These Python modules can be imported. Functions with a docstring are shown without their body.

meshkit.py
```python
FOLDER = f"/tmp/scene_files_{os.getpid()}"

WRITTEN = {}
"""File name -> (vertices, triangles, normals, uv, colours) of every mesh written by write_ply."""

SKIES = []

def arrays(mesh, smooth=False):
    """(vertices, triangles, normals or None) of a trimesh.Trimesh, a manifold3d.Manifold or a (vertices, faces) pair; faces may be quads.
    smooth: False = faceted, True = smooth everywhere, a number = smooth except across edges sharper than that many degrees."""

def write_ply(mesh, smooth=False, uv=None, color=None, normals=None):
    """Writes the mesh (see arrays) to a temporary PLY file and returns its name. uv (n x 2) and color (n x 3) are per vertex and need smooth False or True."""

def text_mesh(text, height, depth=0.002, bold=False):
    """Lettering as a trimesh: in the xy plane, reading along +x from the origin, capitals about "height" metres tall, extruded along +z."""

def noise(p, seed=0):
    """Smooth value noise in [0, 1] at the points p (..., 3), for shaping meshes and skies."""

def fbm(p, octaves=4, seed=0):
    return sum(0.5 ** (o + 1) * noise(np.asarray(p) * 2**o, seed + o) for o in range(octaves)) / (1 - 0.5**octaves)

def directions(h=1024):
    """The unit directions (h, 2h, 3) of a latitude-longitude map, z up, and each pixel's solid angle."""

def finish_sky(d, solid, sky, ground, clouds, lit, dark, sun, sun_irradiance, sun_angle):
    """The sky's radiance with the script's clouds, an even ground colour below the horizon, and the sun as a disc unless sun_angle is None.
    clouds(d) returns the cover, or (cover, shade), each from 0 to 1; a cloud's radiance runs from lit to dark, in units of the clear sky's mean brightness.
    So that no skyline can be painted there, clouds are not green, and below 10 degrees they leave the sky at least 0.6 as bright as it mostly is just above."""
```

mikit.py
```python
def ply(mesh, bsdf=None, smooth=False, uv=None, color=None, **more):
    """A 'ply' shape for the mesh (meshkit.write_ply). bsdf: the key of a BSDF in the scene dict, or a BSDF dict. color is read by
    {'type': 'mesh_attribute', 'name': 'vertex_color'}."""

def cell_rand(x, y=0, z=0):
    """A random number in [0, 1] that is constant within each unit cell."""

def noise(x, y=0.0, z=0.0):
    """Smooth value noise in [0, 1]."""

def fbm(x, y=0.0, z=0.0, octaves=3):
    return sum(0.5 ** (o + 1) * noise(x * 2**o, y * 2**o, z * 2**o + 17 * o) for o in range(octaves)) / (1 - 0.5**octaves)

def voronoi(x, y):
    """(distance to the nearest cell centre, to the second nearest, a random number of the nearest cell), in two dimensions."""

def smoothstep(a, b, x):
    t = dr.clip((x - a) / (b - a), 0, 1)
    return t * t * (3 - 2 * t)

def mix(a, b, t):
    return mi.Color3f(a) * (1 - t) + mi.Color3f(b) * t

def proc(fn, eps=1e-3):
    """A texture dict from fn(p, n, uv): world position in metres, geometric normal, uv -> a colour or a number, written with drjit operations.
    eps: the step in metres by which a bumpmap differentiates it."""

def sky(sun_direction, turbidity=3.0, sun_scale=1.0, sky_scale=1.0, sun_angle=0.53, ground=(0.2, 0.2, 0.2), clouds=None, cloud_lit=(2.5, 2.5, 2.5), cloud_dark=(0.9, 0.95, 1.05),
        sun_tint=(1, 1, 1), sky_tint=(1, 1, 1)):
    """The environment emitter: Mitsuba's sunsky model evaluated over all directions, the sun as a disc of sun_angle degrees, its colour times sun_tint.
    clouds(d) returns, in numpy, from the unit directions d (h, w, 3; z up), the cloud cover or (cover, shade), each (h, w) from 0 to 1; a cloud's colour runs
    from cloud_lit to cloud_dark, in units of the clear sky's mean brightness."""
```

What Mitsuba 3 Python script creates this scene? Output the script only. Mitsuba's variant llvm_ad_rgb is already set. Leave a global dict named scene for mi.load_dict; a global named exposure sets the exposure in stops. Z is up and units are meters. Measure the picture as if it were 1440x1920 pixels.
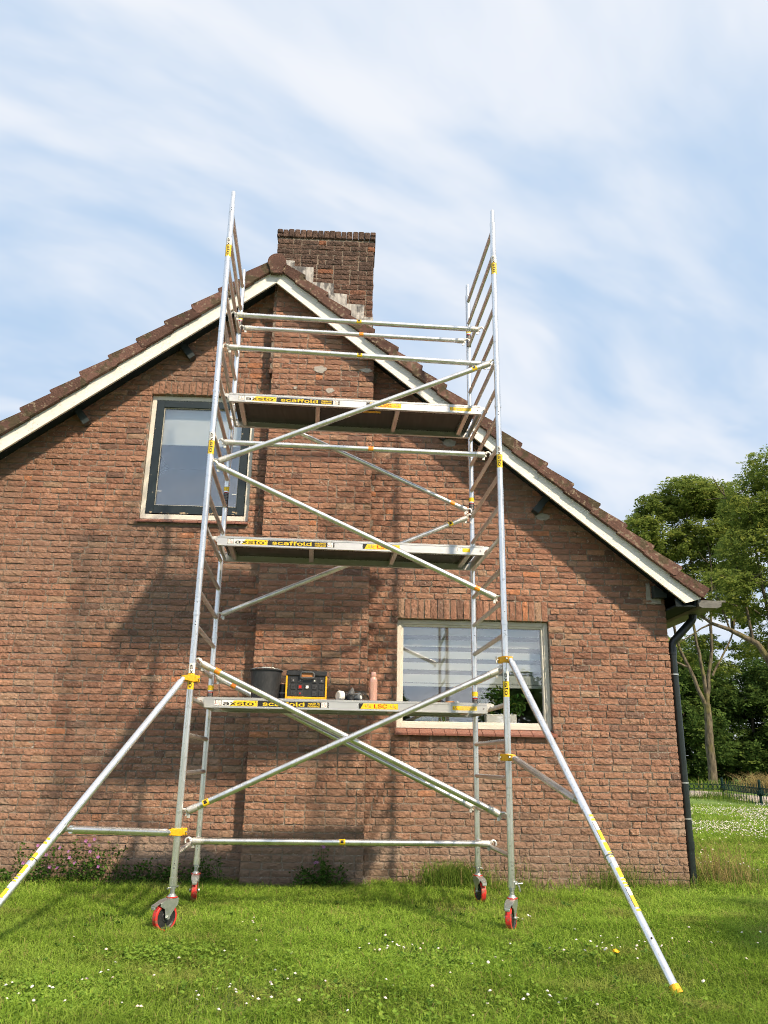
import math, random
import numpy as np, trimesh, mitsuba as mi, drjit as dr
import shapely.geometry as sg
import manifold3d as m3
import mikit, meshkit
from mikit import proc, noise, fbm, voronoi, cell_rand, smoothstep, mix

T = mi.ScalarTransform4f
scene, labels = {}, {}
PI = math.pi

# ------------------------------------------------------------------ camera, sky, exposure
CAM_H, YAW, PITCH, ROLL = 1.165, math.radians(2.349), math.radians(17.471), math.radians(0.974)
cy, sy, cp, sp = math.cos(YAW), math.sin(YAW), math.cos(PITCH), math.sin(PITCH)
FWD = np.array([sy * cp, cy * cp, sp]); R0 = np.array([cy, -sy, 0.0]); U0 = np.cross(R0, FWD)
UPV = -math.sin(ROLL) * R0 + math.cos(ROLL) * U0
EYE = np.array([0, 0, CAM_H])
scene['camera'] = {'type': 'perspective', 'fov': 51.35, 'fov_axis': 'x', 'near_clip': 0.05, 'far_clip': 2000.0,
                   'to_world': T().look_at(origin=EYE.tolist(), target=(EYE + FWD).tolist(), up=UPV.tolist())}
SUN = (0.75, -1.0, 1.15)


def cloud_fn(d):
    """A veil of high thin cloud all over, whiter in drifting bands and bluer between them."""
    z = np.clip(d[..., 2], 0, 1) + 0.16
    q = np.stack([d[..., 0] / z, d[..., 1] / z, d[..., 2] * 0 + 3.3], -1)
    a = math.radians(20)
    r = np.stack([(q[..., 0] * math.cos(a) + q[..., 1] * math.sin(a)) * 0.8, (-q[..., 0] * math.sin(a) + q[..., 1] * math.cos(a)) * 1.5, q[..., 2]], -1)
    warp = (meshkit.fbm(r * 0.9 + 4.0, 3, 11) - 0.5)[..., None] * np.array([1.6, 1.1, 0.6])
    broad = meshkit.fbm(r * 0.8 + warp + 2.2, 4, 3)
    turn = np.stack([r[..., 0] * 0.8 + r[..., 1] * 0.6, r[..., 1] * 0.8 - r[..., 0] * 0.6, r[..., 2]], -1)
    wisp = meshkit.fbm(turn * np.array([2.0, 2.9, 1.0]) + warp * 2.5, 6, 7)
    fine = meshkit.fbm(turn * np.array([6.5, 8.0, 1.0]) + warp * 4.0, 6, 19)
    w = np.clip((broad - 0.36) * 2.3, 0, 1) * 0.62 + np.clip((wisp - 0.36) * 2.2, 0, 1) * 0.36 + (fine - 0.5) * 0.98
    w = w + 0.42 * np.clip((d[..., 2] - 0.54) / 0.2, 0, 1)
    hz = np.clip(1 - d[..., 2] / 0.42, 0, 1)
    w = np.clip(w + 0.45 * hz ** 1.5, 0, 1)
    w = w * w * (3 - 2 * w)
    return 0.93 + 0 * w, 1 - w


scene['sky'] = mikit.sky(SUN, turbidity=3, sun_scale=1.28, sun_angle=2.6, clouds=cloud_fn, cloud_lit=(3.16, 3.26, 3.44), cloud_dark=(1.74, 2.32, 3.08))
exposure = 1.75

# ------------------------------------------------------------------ helpers
ASIZE = {}


def uniq(key):
    if key not in scene and key not in labels:
        return key
    k = 1
    while f'{key}_{k:03d}' in scene or f'{key}_{k:03d}' in labels:
        k += 1
    return f'{key}_{k:03d}'


NEXT = {}


def uniqn(key):
    """Fast numbering for long runs of alike pieces."""
    k = NEXT.get(key, 0)
    NEXT[key] = k + 1
    return key if k == 0 else f'{key}_{k:03d}'


def put(key, mesh, bsdf, smooth=False, label=None, cat=None, group=None, kind=None, uv=None, run=False):
    key = uniqn(key) if run else uniq(key)
    scene[key] = mikit.ply(mesh, bsdf, smooth, uv=uv)
    tag(key, label, cat, group, kind)
    return key


def tag(key, label=None, cat=None, group=None, kind=None):
    d = {k: v for k, v in dict(label=label, category=cat, group=group, kind=kind).items() if v}
    if d:
        labels[key] = d


def cat_(ms):
    return trimesh.util.concatenate([m for m in ms if m is not None])


def box(x0, x1, y0, y1, z0, z1):
    m = trimesh.creation.box(extents=(abs(x1 - x0), abs(y1 - y0), abs(z1 - z0)))
    m.apply_translation(((x0 + x1) / 2, (y0 + y1) / 2, (z0 + z1) / 2))
    return m


def hull(pts):
    return trimesh.convex.convex_hull(np.asarray(pts, float))


def cbox(x0, x1, y0, y1, z0, z1, c=0.004):
    c = min(c, 0.45 * min(abs(x1 - x0), abs(y1 - y0), abs(z1 - z0)))
    pts = []
    for X, sx in ((x0, 1), (x1, -1)):
        for Y, s_y in ((y0, 1), (y1, -1)):
            for Z, sz in ((z0, 1), (z1, -1)):
                pts += [(X + sx * c, Y + s_y * c, Z), (X + sx * c, Y, Z + sz * c), (X, Y + s_y * c, Z + sz * c)]
    return hull(pts)


def frame_of(d):
    d = np.asarray(d, float); d = d / np.linalg.norm(d)
    a = np.array([0, 0, 1.0]) if abs(d[2]) < 0.9 else np.array([1.0, 0, 0])
    u = np.cross(a, d); u /= np.linalg.norm(u)
    return d, u, np.cross(d, u)


def tube(p0, p1, r0, r1=None, n=20, ribs=0.0, caps=True):
    p0, p1 = np.asarray(p0, float), np.asarray(p1, float)
    r1 = r0 if r1 is None else r1
    d, u, w = frame_of(p1 - p0)
    a = np.arange(n) / n * 2 * PI
    k = 1 + ribs * np.where(np.arange(n) % 2 == 0, 1, -1)
    ring = np.cos(a)[:, None] * u + np.sin(a)[:, None] * w
    V = np.vstack([p0 + ring * (r0 * k)[:, None], p1 + ring * (r1 * k)[:, None], [p0, p1]])
    i = np.arange(n); j = (i + 1) % n
    F = np.vstack([np.c_[i, j, j + n], np.c_[i, j + n, i + n]])
    if caps:
        F = np.vstack([F, np.c_[j, i, 0 * i + 2 * n], np.c_[i + n, j + n, 0 * i + 2 * n + 1]])
    return trimesh.Trimesh(V, F, process=False)


def polytube(pts, rad, n=10):
    pts = np.asarray(pts, float); m = len(pts)
    rad = np.full(m, rad) if np.isscalar(rad) else np.asarray(rad, float)
    tan = np.gradient(pts, axis=0); tan /= np.linalg.norm(tan, axis=1, keepdims=True) + 1e-12
    a = np.array([0, 0, 1.0]) if abs(tan[0][2]) < 0.9 else np.array([1.0, 0, 0])
    u = np.cross(a, tan[0]); V = []
    ang = np.arange(n) / n * 2 * PI
    for k in range(m):
        u = u - tan[k] * (u @ tan[k]); u /= np.linalg.norm(u); w = np.cross(tan[k], u)
        V.append(pts[k] + rad[k] * (np.cos(ang)[:, None] * u + np.sin(ang)[:, None] * w))
    V = np.vstack(V + [[pts[0]], [pts[-1]]])
    i = np.arange(n); j = (i + 1) % n; F = []
    for k in range(m - 1):
        F += [np.c_[i + k * n, j + k * n, j + (k + 1) * n], np.c_[i + k * n, j + (k + 1) * n, i + (k + 1) * n]]
    F += [np.c_[j, i, 0 * i + m * n], np.c_[i + (m - 1) * n, j + (m - 1) * n, 0 * i + m * n + 1]]
    return trimesh.Trimesh(V, np.vstack(F), process=False)


def lathe(profile, n=28, center=(0, 0, 0)):
    """profile: (r, z) from bottom to top; closed at the axis when r is 0."""
    pr = np.asarray(profile, float); m = len(pr)
    a = np.arange(n) / n * 2 * PI
    V = np.vstack([np.c_[r * np.cos(a), r * np.sin(a), np.full(n, z)] for r, z in pr]) + np.asarray(center)
    i = np.arange(n); j = (i + 1) % n
    F = np.vstack([np.vstack([np.c_[i + k * n, j + k * n, j + (k + 1) * n], np.c_[i + k * n, j + (k + 1) * n, i + (k + 1) * n]]) for k in range(m - 1)])
    return trimesh.Trimesh(V, F, process=False)


def extrude(pts, h):
    return trimesh.creation.extrude_polygon(sg.Polygon(pts), h, engine='earcut')


def xz_prism(pts, y0, y1):
    """Outline in x, z extruded along y from y0 to y1."""
    m = extrude(pts, y1 - y0)
    V = np.array(m.vertices)
    m2 = trimesh.Trimesh(np.c_[V[:, 0], y0 + V[:, 2], V[:, 1]], np.array(m.faces)[:, ::-1], process=False)
    return m2


def xf(mesh, M):
    m = mesh.copy(); m.apply_transform(M); return m


def basis(o, a, b, c):
    M = np.eye(4); M[:3, 0], M[:3, 1], M[:3, 2], M[:3, 3] = a, b, c, o
    return M


def torus_arc(c, a, b, R, r, t0, t1, n=14, m=8):
    t = np.linspace(t0, t1, n)
    pts = np.asarray(c) + R * (np.cos(t)[:, None] * np.asarray(a) + np.sin(t)[:, None] * np.asarray(b))
    return polytube(pts, r, m)


def patch(A, B, r, face, half, n=9):
    """A sheet wrapped round the axis A-B at radius r, centred on the direction face, half angle in radians."""
    A, B = np.asarray(A, float), np.asarray(B, float)
    d = (B - A) / np.linalg.norm(B - A)
    f = np.asarray(face, float); f = f - d * (f @ d); f /= np.linalg.norm(f); s = np.cross(f, d)
    t = np.linspace(-half, half, n)
    ring = np.cos(t)[:, None] * f + np.sin(t)[:, None] * s
    V = np.vstack([A + r * ring, B + r * ring]); i = np.arange(n - 1)
    F = np.vstack([np.c_[i, i + n, i + 1], np.c_[i + 1, i + n, i + n + 1]])
    m = trimesh.Trimesh(V, F, process=False)
    if (m.face_normals[0] @ ring[0]) < 0:
        m.invert()
    return m


TXT = {}


def text(s, w, h, bold=True, depth=0.0006):
    """Lettering squeezed into the box w x h, lower left corner at the origin."""
    if (s, bold) not in TXT:
        TXT[s, bold] = meshkit.text_mesh(s, 1.0, 1.0, bold)
    m = TXT[s, bold].copy(); lo, hi = m.bounds
    m.apply_translation(-lo); k = hi - lo
    m.apply_scale([w / k[0], h / k[1], depth / k[2]])
    return m


# ------------------------------------------------------------------ materials
def two(d):
    return {'type': 'twosided', 'bsdf': d}


def rgb(r, g, b):
    return {'type': 'rgb', 'value': [r, g, b]}


def prin(col, rough=0.5, **k):
    return two({'type': 'principled', 'base_color': col if isinstance(col, dict) else rgb(*col), 'roughness': rough, **k})


def bump(d, fn, scale, eps=1e-3):
    return two({'type': 'bumpmap', 'bsdf': d['bsdf'] if d.get('type') == 'twosided' else d, 'texture': proc(fn, eps), 'scale': scale})


C3 = mi.Color3f


def brick_col(p, n, uv):
    t = uv.x
    a = mix((0.22, 0.105, 0.073), (0.285, 0.150, 0.105), smoothstep(0.0, 0.6, t))
    a = mix(a, (0.315, 0.165, 0.110), smoothstep(0.6, 0.86, t))
    a = mix(a, (0.31, 0.20, 0.14), smoothstep(0.88, 0.97, t))
    a = mix(a, (0.38, 0.16, 0.085), smoothstep(0.984, 0.988, t))
    a = mix(a, (0.15, 0.085, 0.068), smoothstep(0.07, 0.05, t))
    f = fbm(p.x * 55 + uv.y * 90, p.z * 70, p.y * 40, 3)
    a = a * (0.72 + 0.56 * f) * (0.88 + 0.26 * uv.y)
    big = fbm(p.x * 1.1 + 3, p.z * 1.3 + 7, 0.0, 3)
    a = a * (0.86 + 0.28 * big)
    # dried lime spots
    sp_ = smoothstep(0.83, 0.87, noise(p.x * 95, p.z * 95, uv.y * 20))
    a = mix(a, (0.5, 0.45, 0.4), sp_ * 0.55)
    # greyer, browner plinth bricks
    pl = smoothstep(0.40, 0.36, p.z)
    a = mix(a, C3(0.225, 0.15, 0.115) * (0.75 + 0.5 * f), pl * 0.8)
    wash = smoothstep(1.7, 0.3, p.z)
    a = mix(a, C3(0.30, 0.20, 0.14) * (0.72 + 0.56 * f), wash * 0.36)
    # salt bloom, run marks under the sills and green damp at the foot
    salt = smoothstep(0.60, 0.72, fbm(p.x * 2.6 + 11, p.z * 3.4, 4.0, 4)) * smoothstep(2.2, 0.6, p.z)
    a = mix(a, C3(0.40, 0.33, 0.27), salt * 0.38)
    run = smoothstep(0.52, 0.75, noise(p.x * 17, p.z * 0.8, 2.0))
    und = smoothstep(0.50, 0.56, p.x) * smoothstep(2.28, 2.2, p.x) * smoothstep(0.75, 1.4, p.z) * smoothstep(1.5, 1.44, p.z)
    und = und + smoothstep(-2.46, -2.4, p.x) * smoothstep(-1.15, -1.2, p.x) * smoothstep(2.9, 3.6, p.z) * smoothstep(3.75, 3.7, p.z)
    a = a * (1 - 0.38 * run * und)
    damp = smoothstep(0.30, 0.02, p.z + 0.22 * (fbm(p.x * 3.0, p.z * 5, 8.0, 3) - 0.5))
    a = mix(a, C3(0.10, 0.095, 0.055) * (0.7 + 0.6 * f), damp * 0.45)
    old = smoothstep(0.56, 0.70, fbm(p.x * 0.9 + 21, p.z * 0.7 + 3, 1.0, 4))
    a = mix(a, C3(0.20, 0.14, 0.112) * (0.75 + 0.5 * f), old * 0.45)
    return mix(a, C3(0.25, 0.165, 0.122) * (0.8 + 0.4 * f), 0.14)


def chim_col(p, n, uv):
    t = uv.x
    a = mix((0.07, 0.049, 0.042), (0.12, 0.078, 0.062), t)
    a = mix(a, (0.2, 0.09, 0.055), smoothstep(0.93, 0.97, t))
    f = fbm(p.x * 50 + uv.y * 90, p.z * 60, p.y * 40, 3)
    low = smoothstep(7.1, 6.4, p.z)
    a = mix(a, (0.17, 0.085, 0.06), low * 0.45)
    return a * (0.6 + 0.8 * f)


def rock(p, n, uv):
    return fbm(p.x * 38 + uv.y * 31, p.z * 52, p.y * 38, 3) * 0.75 + fbm(p.x * 150, p.z * 170, p.y * 150, 2) * 0.25


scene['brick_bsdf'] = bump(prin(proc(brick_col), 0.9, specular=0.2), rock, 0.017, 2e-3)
scene['chimney_brick_bsdf'] = bump(prin(proc(chim_col), 0.92, specular=0.2), rock, 0.02, 2e-3)


def mortar_col(p, n, uv):
    f = fbm(p.x * 60, p.z * 60, p.y * 60, 3)
    a = mix((0.165, 0.135, 0.11), (0.28, 0.235, 0.195), f)
    a = mix(a, C3(0.36, 0.29, 0.23) * (0.7 + 0.5 * f), smoothstep(0.9, 0.2, p.z) * 0.5)
    a = a * (0.75 + 0.4 * fbm(p.x * 2, p.z * 3, 0.0, 2))
    return mix(a, (0.5, 0.46, 0.42), smoothstep(0.80, 0.86, noise(p.x * 80, p.z * 80, 1.0)) * 0.5)


scene['mortar_bsdf'] = bump(prin(proc(mortar_col), 0.95, specular=0.1), lambda p, n, uv: fbm(p.x * 130, p.z * 130, p.y * 130, 2), 0.006)


def cream_col(p, n, uv):
    f = fbm(p.x * 4, p.z * 9, p.y * 4, 3)
    a = mix((0.72, 0.705, 0.665), (0.78, 0.77, 0.735), f)
    sc = smoothstep(0.80, 0.84, noise(p.x * 22 + p.z * 16, p.z * 60 - p.x * 44, p.y * 20))
    return mix(a, (0.42, 0.38, 0.31), sc * 0.35)


scene['cream_paint'] = prin(proc(cream_col), 0.45)


def frame_col(p, n, uv):
    f = fbm(p.x * 7, p.z * 7, p.y * 7, 3)
    return mix((0.60, 0.575, 0.51), (0.68, 0.655, 0.59), f)


scene['frame_paint'] = prin(proc(frame_col), 0.4)


def sash_col(p, n, uv):
    f = fbm(p.x * 14, p.z * 14, p.y * 14, 3)
    a = mix((0.012, 0.019, 0.022), (0.022, 0.032, 0.036), f)
    # flaking near the lower rail and along the glazing edge
    flake = smoothstep(0.62, 0.7, fbm(p.x * 20, p.z * 34, 0.0, 3) + 0.16 * smoothstep(3.91, 3.86, p.z) - 0.21)
    return mix(a, (0.42, 0.33, 0.22), flake)


scene['sash_paint'] = prin(proc(sash_col), 0.32)
scene['putty_bsdf'] = prin((0.48, 0.46, 0.40), 0.7)


def soffit_col(p, n, uv):
    return mix((0.012, 0.018, 0.022), (0.022, 0.03, 0.033), fbm(p.x * 5, p.y * 9, p.z * 5, 3))


scene['dark_paint'] = prin(proc(soffit_col), 0.75, specular=0.15)
scene['purlin_paint'] = prin((0.022, 0.032, 0.034), 0.5)


def tile_col(p, n, uv):
    f = fbm(p.x * 16 + uv.x * 40, p.z * 16, p.y * 16, 4)
    a = mix((0.075, 0.045, 0.038), (0.15, 0.085, 0.07), f)
    a = a * (0.62 + 0.76 * uv.x)
    li = smoothstep(0.62, 0.72, fbm(p.x * 34 + 9, p.z * 34, p.y * 34, 3))
    a = mix(a, (0.28, 0.235, 0.175), li * 0.6)
    return mix(a, (0.055, 0.055, 0.03), smoothstep(0.54, 0.66, fbm(p.x * 9, p.z * 9 + 5, p.y * 9, 3)) * 0.65)


scene['roof_tile_bsdf'] = bump(prin(proc(tile_col), 0.9, specular=0.2), lambda p, n, uv: fbm(p.x * 70, p.z * 70, p.y * 70, 3), 0.007)


def lead_col(p, n, uv):
    f = fbm(p.x * 22, p.z * 9, 2.0, 4)
    st = fbm(p.x * 60, p.z * 6, 5.0, 3)
    a = mix((0.13, 0.13, 0.135), (0.52, 0.51, 0.49), smoothstep(0.34, 0.6, f))
    return a * (0.36 + 0.72 * st)


scene['lead_bsdf'] = bump(prin(proc(lead_col), 0.7), lambda p, n, uv: fbm(p.x * 12, p.z * 12, p.y * 12, 2), 0.02)
scene['sill_tile_bsdf'] = prin(proc(lambda p, n, uv: mix((0.15, 0.058, 0.04), (0.25, 0.105, 0.075), fbm(p.x * 9 + uv.x * 30, p.y * 30, p.z * 9, 3))), 0.38)
scene['patch_mortar'] = prin(proc(lambda p, n, uv: mix((0.27, 0.25, 0.23), (0.43, 0.41, 0.38), fbm(p.x * 40, p.z * 40, 0.0, 3))), 0.95)


def alu_rough(p, n, uv):
    return 0.20 + 0.16 * fbm(p.x * 14, p.y * 14, p.z * 5, 3)


def alu_col(p, n, uv):
    f = fbm(p.x * 18, p.y * 18, p.z * 3.5, 3)
    a = mix((0.76, 0.76, 0.755), (0.92, 0.92, 0.915), smoothstep(0.25, 0.6, f))
    scr = smoothstep(0.72, 0.8, noise(p.x * 240, p.y * 240, p.z * 9)) * smoothstep(0.45, 0.6, fbm(p.x * 9, p.y * 9, p.z * 2.2, 2))
    a = mix(a, (0.55, 0.54, 0.52), scr * 0.5)
    a = mix(a, (0.62, 0.60, 0.56), smoothstep(0.82, 0.86, noise(p.x * 70, p.y * 70, p.z * 34)) * 0.7)
    return mix(a, (0.5, 0.5, 0.49), smoothstep(0.70, 0.80, noise(p.x * 90, p.y * 90, p.z * 60)) * 0.4)


scene['aluminium'] = two({'type': 'principled', 'base_color': proc(alu_col), 'roughness': proc(alu_rough), 'metallic': 0.93, 'specular': 0.5})
scene['rung_aluminium'] = two({'type': 'principled', 'base_color': proc(lambda p, n, uv: mix((0.64, 0.63, 0.62), (0.82, 0.81, 0.80), fbm(p.x * 8, p.y * 30, p.z * 40, 3))), 'roughness': 0.36, 'metallic': 0.92})
scene['beam_aluminium'] = two({'type': 'principled', 'base_color': proc(lambda p, n, uv: mix((0.58, 0.59, 0.60), (0.70, 0.70, 0.70), fbm(p.x * 3, p.y * 3, p.z * 40, 3))), 'roughness': 0.42, 'metallic': 0.8})
scene['cast_aluminium'] = two({'type': 'principled', 'base_color': rgb(0.66, 0.65, 0.62), 'roughness': 0.5, 'metallic': 0.75})
scene['galvanised'] = two({'type': 'principled', 'base_color': proc(lambda p, n, uv: mix((0.42, 0.46, 0.45), (0.66, 0.69, 0.67), fbm(p.x * 40, p.y * 40, p.z * 40, 3))), 'roughness': 0.38, 'metallic': 0.85})
scene['zinc'] = two({'type': 'principled', 'base_color': proc(lambda p, n, uv: mix((0.09, 0.092, 0.088), (0.17, 0.17, 0.165), fbm(p.x * 20, p.y * 20, p.z * 20, 3))), 'roughness': 0.55, 'metallic': 0.4})
scene['dark_hole'] = prin((0.01, 0.01, 0.01), 0.9)
scene['red_rubber'] = prin(proc(lambda p, n, uv: mix(mix((0.50, 0.022, 0.02), (0.62, 0.04, 0.03), fbm(p.x * 40, p.y * 40, p.z * 40, 3)), (0.16, 0.11, 0.07), smoothstep(0.50, 0.66, fbm(p.x * 55 + 3, p.y * 55, p.z * 55, 3) + 0.10 * smoothstep(0.10, 0.02, p.z)) * 0.7)), 0.5)
scene['black_plastic'] = prin(proc(lambda p, n, uv: mix((0.012, 0.013, 0.015), (0.03, 0.032, 0.036), fbm(p.x * 30, p.y * 30, p.z * 30, 3))), 0.42)
scene['bucket_plastic'] = prin(proc(lambda p, n, uv: mix((0.013, 0.015, 0.019), (0.04, 0.042, 0.048), fbm(p.x * 25, p.y * 25, p.z * 12, 3))), 0.5)
scene['yellow_plastic'] = prin((0.78, 0.40, 0.012), 0.38)
scene['clamp_yellow'] = prin(proc(lambda p, n, uv: mix((0.74, 0.36, 0.01), (0.82, 0.44, 0.02), fbm(p.x * 60, p.y * 60, p.z * 60, 2))), 0.36)
scene['plywood'] = prin(proc(lambda p, n, uv: mix((0.028, 0.025, 0.026), (0.052, 0.046, 0.046), fbm(p.x * 40, p.y * 4, 0.0, 3))), 0.55)
scene['print_yellow'] = prin((0.80, 0.55, 0.02), 0.4)
scene['print_black'] = prin((0.016, 0.015, 0.016), 0.45)
scene['print_white'] = prin((0.78, 0.78, 0.76), 0.45)
scene['print_red'] = prin((0.48, 0.02, 0.015), 0.6, specular=0.2)
scene['print_orange'] = prin((0.78, 0.20, 0.03), 0.45)
scene['print_grey'] = prin((0.23, 0.22, 0.23), 0.5)
scene['glass'] = {'type': 'thindielectric', 'int_ior': 1.95}
scene['blind_white'] = prin((0.43, 0.48, 0.48), 0.8)
scene['blind_grey'] = prin((0.10, 0.115, 0.13), 0.85)
scene['room_paint'] = prin((0.30, 0.30, 0.31), 0.9)
scene['room_dark'] = prin((0.12, 0.12, 0.13), 0.9)
scene['white_glaze'] = prin((0.7, 0.72, 0.7), 0.3)
scene['copper'] = two({'type': 'principled', 'base_color': rgb(0.88, 0.48, 0.36), 'roughness': 0.2, 'metallic': 0.65})
scene['mask_grey'] = prin((0.075, 0.08, 0.085), 0.55)
scene['mask_white'] = prin((0.66, 0.66, 0.63), 0.7)
scene['wood_handle'] = prin(proc(lambda p, n, uv: mix((0.33, 0.13, 0.045), (0.46, 0.2, 0.07), fbm(p.x * 8, p.y * 80, p.z * 80, 3))), 0.5)
scene['pipe_paint'] = prin(proc(lambda p, n, uv: mix((0.008, 0.013, 0.015), (0.016, 0.025, 0.026), fbm(p.x * 20, p.y * 20, p.z * 8, 3))), 0.33)
scene['fence_paint'] = prin((0.008, 0.026, 0.023), 0.8, specular=0.15)


def thin_leaf(fn, trans=0.5, rough=0.55):
    return {'type': 'principledthin', 'base_color': proc(fn), 'roughness': rough, 'diff_trans': trans, 'spec_trans': 0.0}


def grass_col(p, n, uv):
    t = uv.x
    a = mix((0.155, 0.265, 0.033), (0.265, 0.405, 0.06), smoothstep(0.0, 0.6, t))
    a = mix(a, (0.30, 0.43, 0.08), smoothstep(0.6, 0.9, t))
    a = mix(a, (0.34, 0.29, 0.12), smoothstep(0.965, 0.985, t))
    g = fbm(p.x * 1.3, p.y * 1.3, 0.0, 3)
    a = a * (0.62 + 0.76 * g)
    dead = smoothstep(0.60, 0.72, fbm(p.x * 2.2 + 5.0, p.y * 4.0 + 2.0, 0.0, 3)) * 0.35
    return mix(a, (0.36, 0.33, 0.12), dead)


scene['grass_blade'] = thin_leaf(grass_col, 0.7)
scene['dry_grass'] = thin_leaf(lambda p, n, uv: mix((0.24, 0.19, 0.08), (0.46, 0.36, 0.17), uv.x), 0.6)
scene['tall_grass'] = thin_leaf(lambda p, n, uv: mix(mix((0.075, 0.15, 0.022), (0.17, 0.25, 0.045), uv.x), (0.40, 0.33, 0.15), smoothstep(0.93, 0.96, uv.y)), 0.6)


def ground_col(p, n, uv):
    f = fbm(p.x * 9, p.y * 9, 0.0, 3)
    near = mix((0.06, 0.085, 0.02), (0.10, 0.125, 0.035), f)
    far = mix((0.045, 0.085, 0.014), (0.085, 0.13, 0.024), fbm(p.x * 1.7, p.y * 1.1, 3.0, 4))
    soil = smoothstep(8.30, 8.52, p.y + 0.12 * (fbm(p.x * 5, p.y * 5, 1.0, 3) - 0.5)) * smoothstep(9.2, 8.9, p.y)
    near = mix(near, mix((0.07, 0.055, 0.04), (0.17, 0.135, 0.10), fbm(p.x * 40, p.y * 40, 0.0, 3)), soil)
    return mix(near, far, smoothstep(13.0, 18.0, p.y))


scene['ground_bsdf'] = prin(proc(ground_col), 0.95)
scene['path_bsdf'] = prin(proc(lambda p, n, uv: mix((0.19, 0.16, 0.14), (0.28, 0.24, 0.21), fbm(p.x * 6, p.y * 6, 0.0, 3))), 0.95)


def leafcol(dark, light, hue):
    def fn(p, n, uv):
        a = mix(dark, light, uv.x)
        a = mix(a, hue, smoothstep(0.75, 1.0, uv.y) * 0.7)
        return a * (0.8 + 0.4 * fbm(p.x * 0.35, p.y * 0.35, p.z * 0.35, 2))
    return fn


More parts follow.
